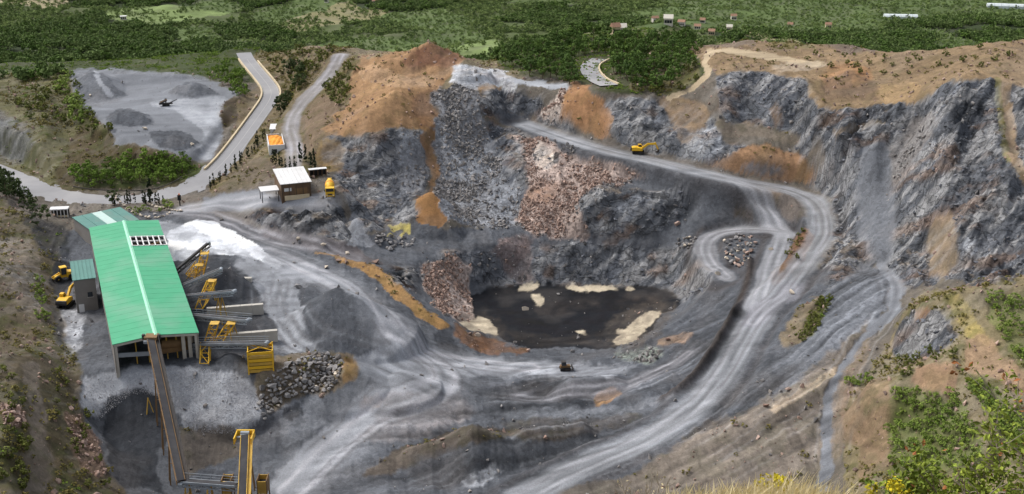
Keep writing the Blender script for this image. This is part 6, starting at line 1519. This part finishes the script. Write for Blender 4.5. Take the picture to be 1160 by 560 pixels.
for px, py, wd, dp, lb, rz in ((1020,21,26,7,'long white plastic greenhouse in the far orchards',-.12), (1142,9,34,7,'longest white greenhouse at the upper right edge of the country',-.2)):
    p = ground(px, py); t = thing('greenhouse', lb, 'greenhouse', p, rz); prof = [(-dp / 2, -.5), (-dp / 2, 1.8), (-dp * .3, 3.0), (0, 3.5), (dp * .3, 3.0), (dp / 2, 1.8), (dp / 2, -.5)]
    for k in range(6): MB().prism(prof, -wd / 2 + k * wd / 6 + .1, -wd / 2 + (k + 1) * wd / 6 - .1).build('film_bay', M['poly'], t).rotation_euler = (0, 0, R(90))

# ------------------------------------------------------------------ plants on the photographer's own hill
def near_shrub(name, label, base, tips, leafm, leaf, nleaf, seed, twigs='dry_bark', red=0):
    r_ = random.Random(seed); t = thing(name, label, 'bush', base); mb = MB(); ends = []
    def grow(p, d, L, rad, depth):
        q_ = p + d * L; m_ = p.lerp(q_, .5) + Vector((r_.gauss(0, .05), r_.gauss(0, .05), r_.gauss(0, .05))) * L
        mb.tube(p, m_, rad, rad * .8, 5, False); mb.tube(m_, q_, rad * .8, rad * .6, 5, False)
        ends.append((q_, d, depth)); ends.append((m_, d, depth))
        if depth == 0: return
        for _ in range(r_.choice((2, 3))):
            nd = (d + Vector((r_.gauss(0, .55), r_.gauss(0, .45), r_.gauss(.05, .35)))).normalized(); grow(q_, nd, L * r_.uniform(.55, .85), rad * .62, depth - 1)
    for tp in tips:
        d = Vector(tp) - Vector(base); grow(Vector((r_.uniform(-.15, .15), r_.uniform(-.15, .15), -.2)), d.normalized(), d.length * .42, .03, 3)
    mb.build('branches', M[twigs], t)
    def leaves_of(pick, n, mat, nm):
        V = []; F = []; C_ = []
        for _ in range(n):
            p, d, dep = r_.choice(pick); p = p + Vector((r_.gauss(0, .1), r_.gauss(0, .1), r_.gauss(0, .09))); a_ = Vector((r_.gauss(0, 1), r_.gauss(0, 1), r_.gauss(.4, .6))).normalized(); b_ = a_.orthogonal().normalized(); b_ = Matrix.Rotation(r_.uniform(0, 6.28), 3, a_) @ b_; L_ = leaf * r_.uniform(.6, 1.3); nb = a_.cross(b_) * L_ * .12; k = len(V)
            V += [p, p + a_ * L_ * .5 + b_ * L_ * .28 + nb, p + a_ * L_, p + a_ * L_ * .5 - b_ * L_ * .28 + nb]; F += [(k, k + 1, k + 2), (k, k + 2, k + 3)]; C_ += [(r_.random(), r_.random(), 0)] * 4
        me_ = bpy.data.meshes.new(nm); me_.from_pydata(V, [], F); colattr(me_, 'leaf', np.array(C_)); me_.materials.append(mat); put(nm, me_, t)
    tipends = [e_ for e_ in ends if e_[2] <= 1]
    leaves_of(tipends, nleaf, LEAF[leafm], 'foliage')
    if red:
        few = r_.sample(tipends, max(3, len(tipends) // 14)); leaves_of(few, red, LEAF['red'], 'withered_leaves')
    return t
def hillpt(px, Y): 
    p = at(px, 600, Y=Y); return Vector((p.x, Y, gz(p.x, Y)))
near_shrub('near_bush', 'leafy green bush with bleached twigs at the lower right corner', hillpt(1085, 17), [at(1045,535,Y=17), at(1075,522,Y=17.2), at(1110,520,Y=16.6), at(1030,552,Y=17.4)], 'near', .11, 1500, 1, red=35)
near_shrub('near_bush', 'yellow green branch with reddish leaves reaching in at the right edge', hillpt(1200, 16), [at(1180,440,Y=16), at(1190,470,Y=16.3), at(1172,490,Y=15.6)], 'near', .1, 1000, 2, red=40)
near_shrub('near_bush', 'low green bush under the bleached twigs in the corner', hillpt(1140, 15.5), [at(1120,545,Y=15.5), at(1150,535,Y=15.2), at(1080,562,Y=15.6)], 'near', .1, 1100, 3, red=30)
near_shrub('bare_twig_bush', 'bare bleached twiggy bush standing in the dry grass', hillpt(735, 16), [at(728,540,Y=16), at(742,545,Y=16.1), at(720,552,Y=16)], 'grass', .04, 60, 4)
near_shrub('bare_twig_bush', 'leafless pale branches across the green bush in the corner', hillpt(1105, 14.4), [at(1060,540,Y=14.4), at(1120,522,Y=14.4), at(1150,545,Y=14.4)], 'near', .06, 60, 5)
gr = random.Random(31); V = []; F = []; C_ = []
for _ in range(6500):
    px = gr.triangular(735, 1040, 890); Y = gr.uniform(11.5, 17); p = hillpt(px, Y); x = p.x; h_ = gr.uniform(.2, .6) * (1.15 - abs(px - 900) / 260); lean = Vector((gr.gauss(.1, .5), gr.gauss(0, .3), 1)).normalized(); sd_ = Vector((1, gr.uniform(-.5, .5), 0)).normalized() * .007; k = len(V); m_ = p + lean * h_ * .6; tp = p + lean * h_ + Vector((gr.gauss(.1, .12), 0, -.04)) * h_
    V += [p - sd_, p + sd_, m_ + sd_ * .8, m_ - sd_ * .8, tp]; F += [(k, k + 1, k + 2, k + 3), (k + 3, k + 2, k + 4)]; C_ += [(gr.random(), gr.random(), 0)] * 5
gme = bpy.data.meshes.new('dry_grass'); gme.from_pydata(V, [], F); colattr(gme, 'leaf', np.array(C_)); gme.materials.append(LEAF['grass'])
go_ = bpy.data.objects.new('dry_grass', gme); COL.objects.link(go_); go_['kind'] = 'stuff'; go_['label'] = 'dry straw coloured grass along the near hilltop'; go_['category'] = 'grass'
for k, (px, Y, lb) in enumerate([(880, 13.6, 'low yellow flowering bush in the dry grass, nearer the dirt slope'), (1005, 13.4, 'low yellow green bush in the dry grass, nearest the corner bush')]):
    p = hillpt(px, Y); t = thing('flowering_bush', lb, 'bush', p); put('crown', crown_mesh('crown', 900 + k, LEAF['broom'], 14, 60, .025, 'round', .3, .35, .28), t); MB().tube((0, 0, -.1), (.03, 0, .4), .03, .015).tube((0, 0, .1), (.15, .1, .4), .02, .01).build('stem', M['dry_bark'], t)

# ------------------------------------------------------------------ say of each member of a crowd how big it is and where it stands in it
crowd = {}
for o in COL.objects:
    if o.parent is None and o.get('group') and o.get('category') in ('boulder', 'tree', 'bush'): crowd.setdefault(o['group'], []).append(o)
for g_, os_ in crowd.items():
    if len(os_) < 6: continue
    q_ = [(o, *proj(*o.location), o.scale[2]) for o in os_]
    rank = lambda k: {id(r[0]): i / len(q_) for i, r in enumerate(sorted(q_, key=lambda r: r[k]))}
    rx, ry, rs_ = rank(1), rank(2), rank(3)
    for o, *_ in q_:
        a, b, c = rx[id(o)], ry[id(o)], rs_[id(o)]
        size = 'small' if c < .3 else 'large' if c > .72 else 'middling'
        row = 'back' if b < .25 else 'front' if b > .75 else 'middle'; side = 'left' if a < .25 else 'right' if a > .75 else 'centre'
        base = o['label'].split(); where = '%s %s' % (row, side) if row != 'middle' or side != 'centre' else 'very middle'
        lb = [size] + base + ['(' + where + ')']
        o['label'] = ' '.join([size] + base[:12]) + ', ' + where
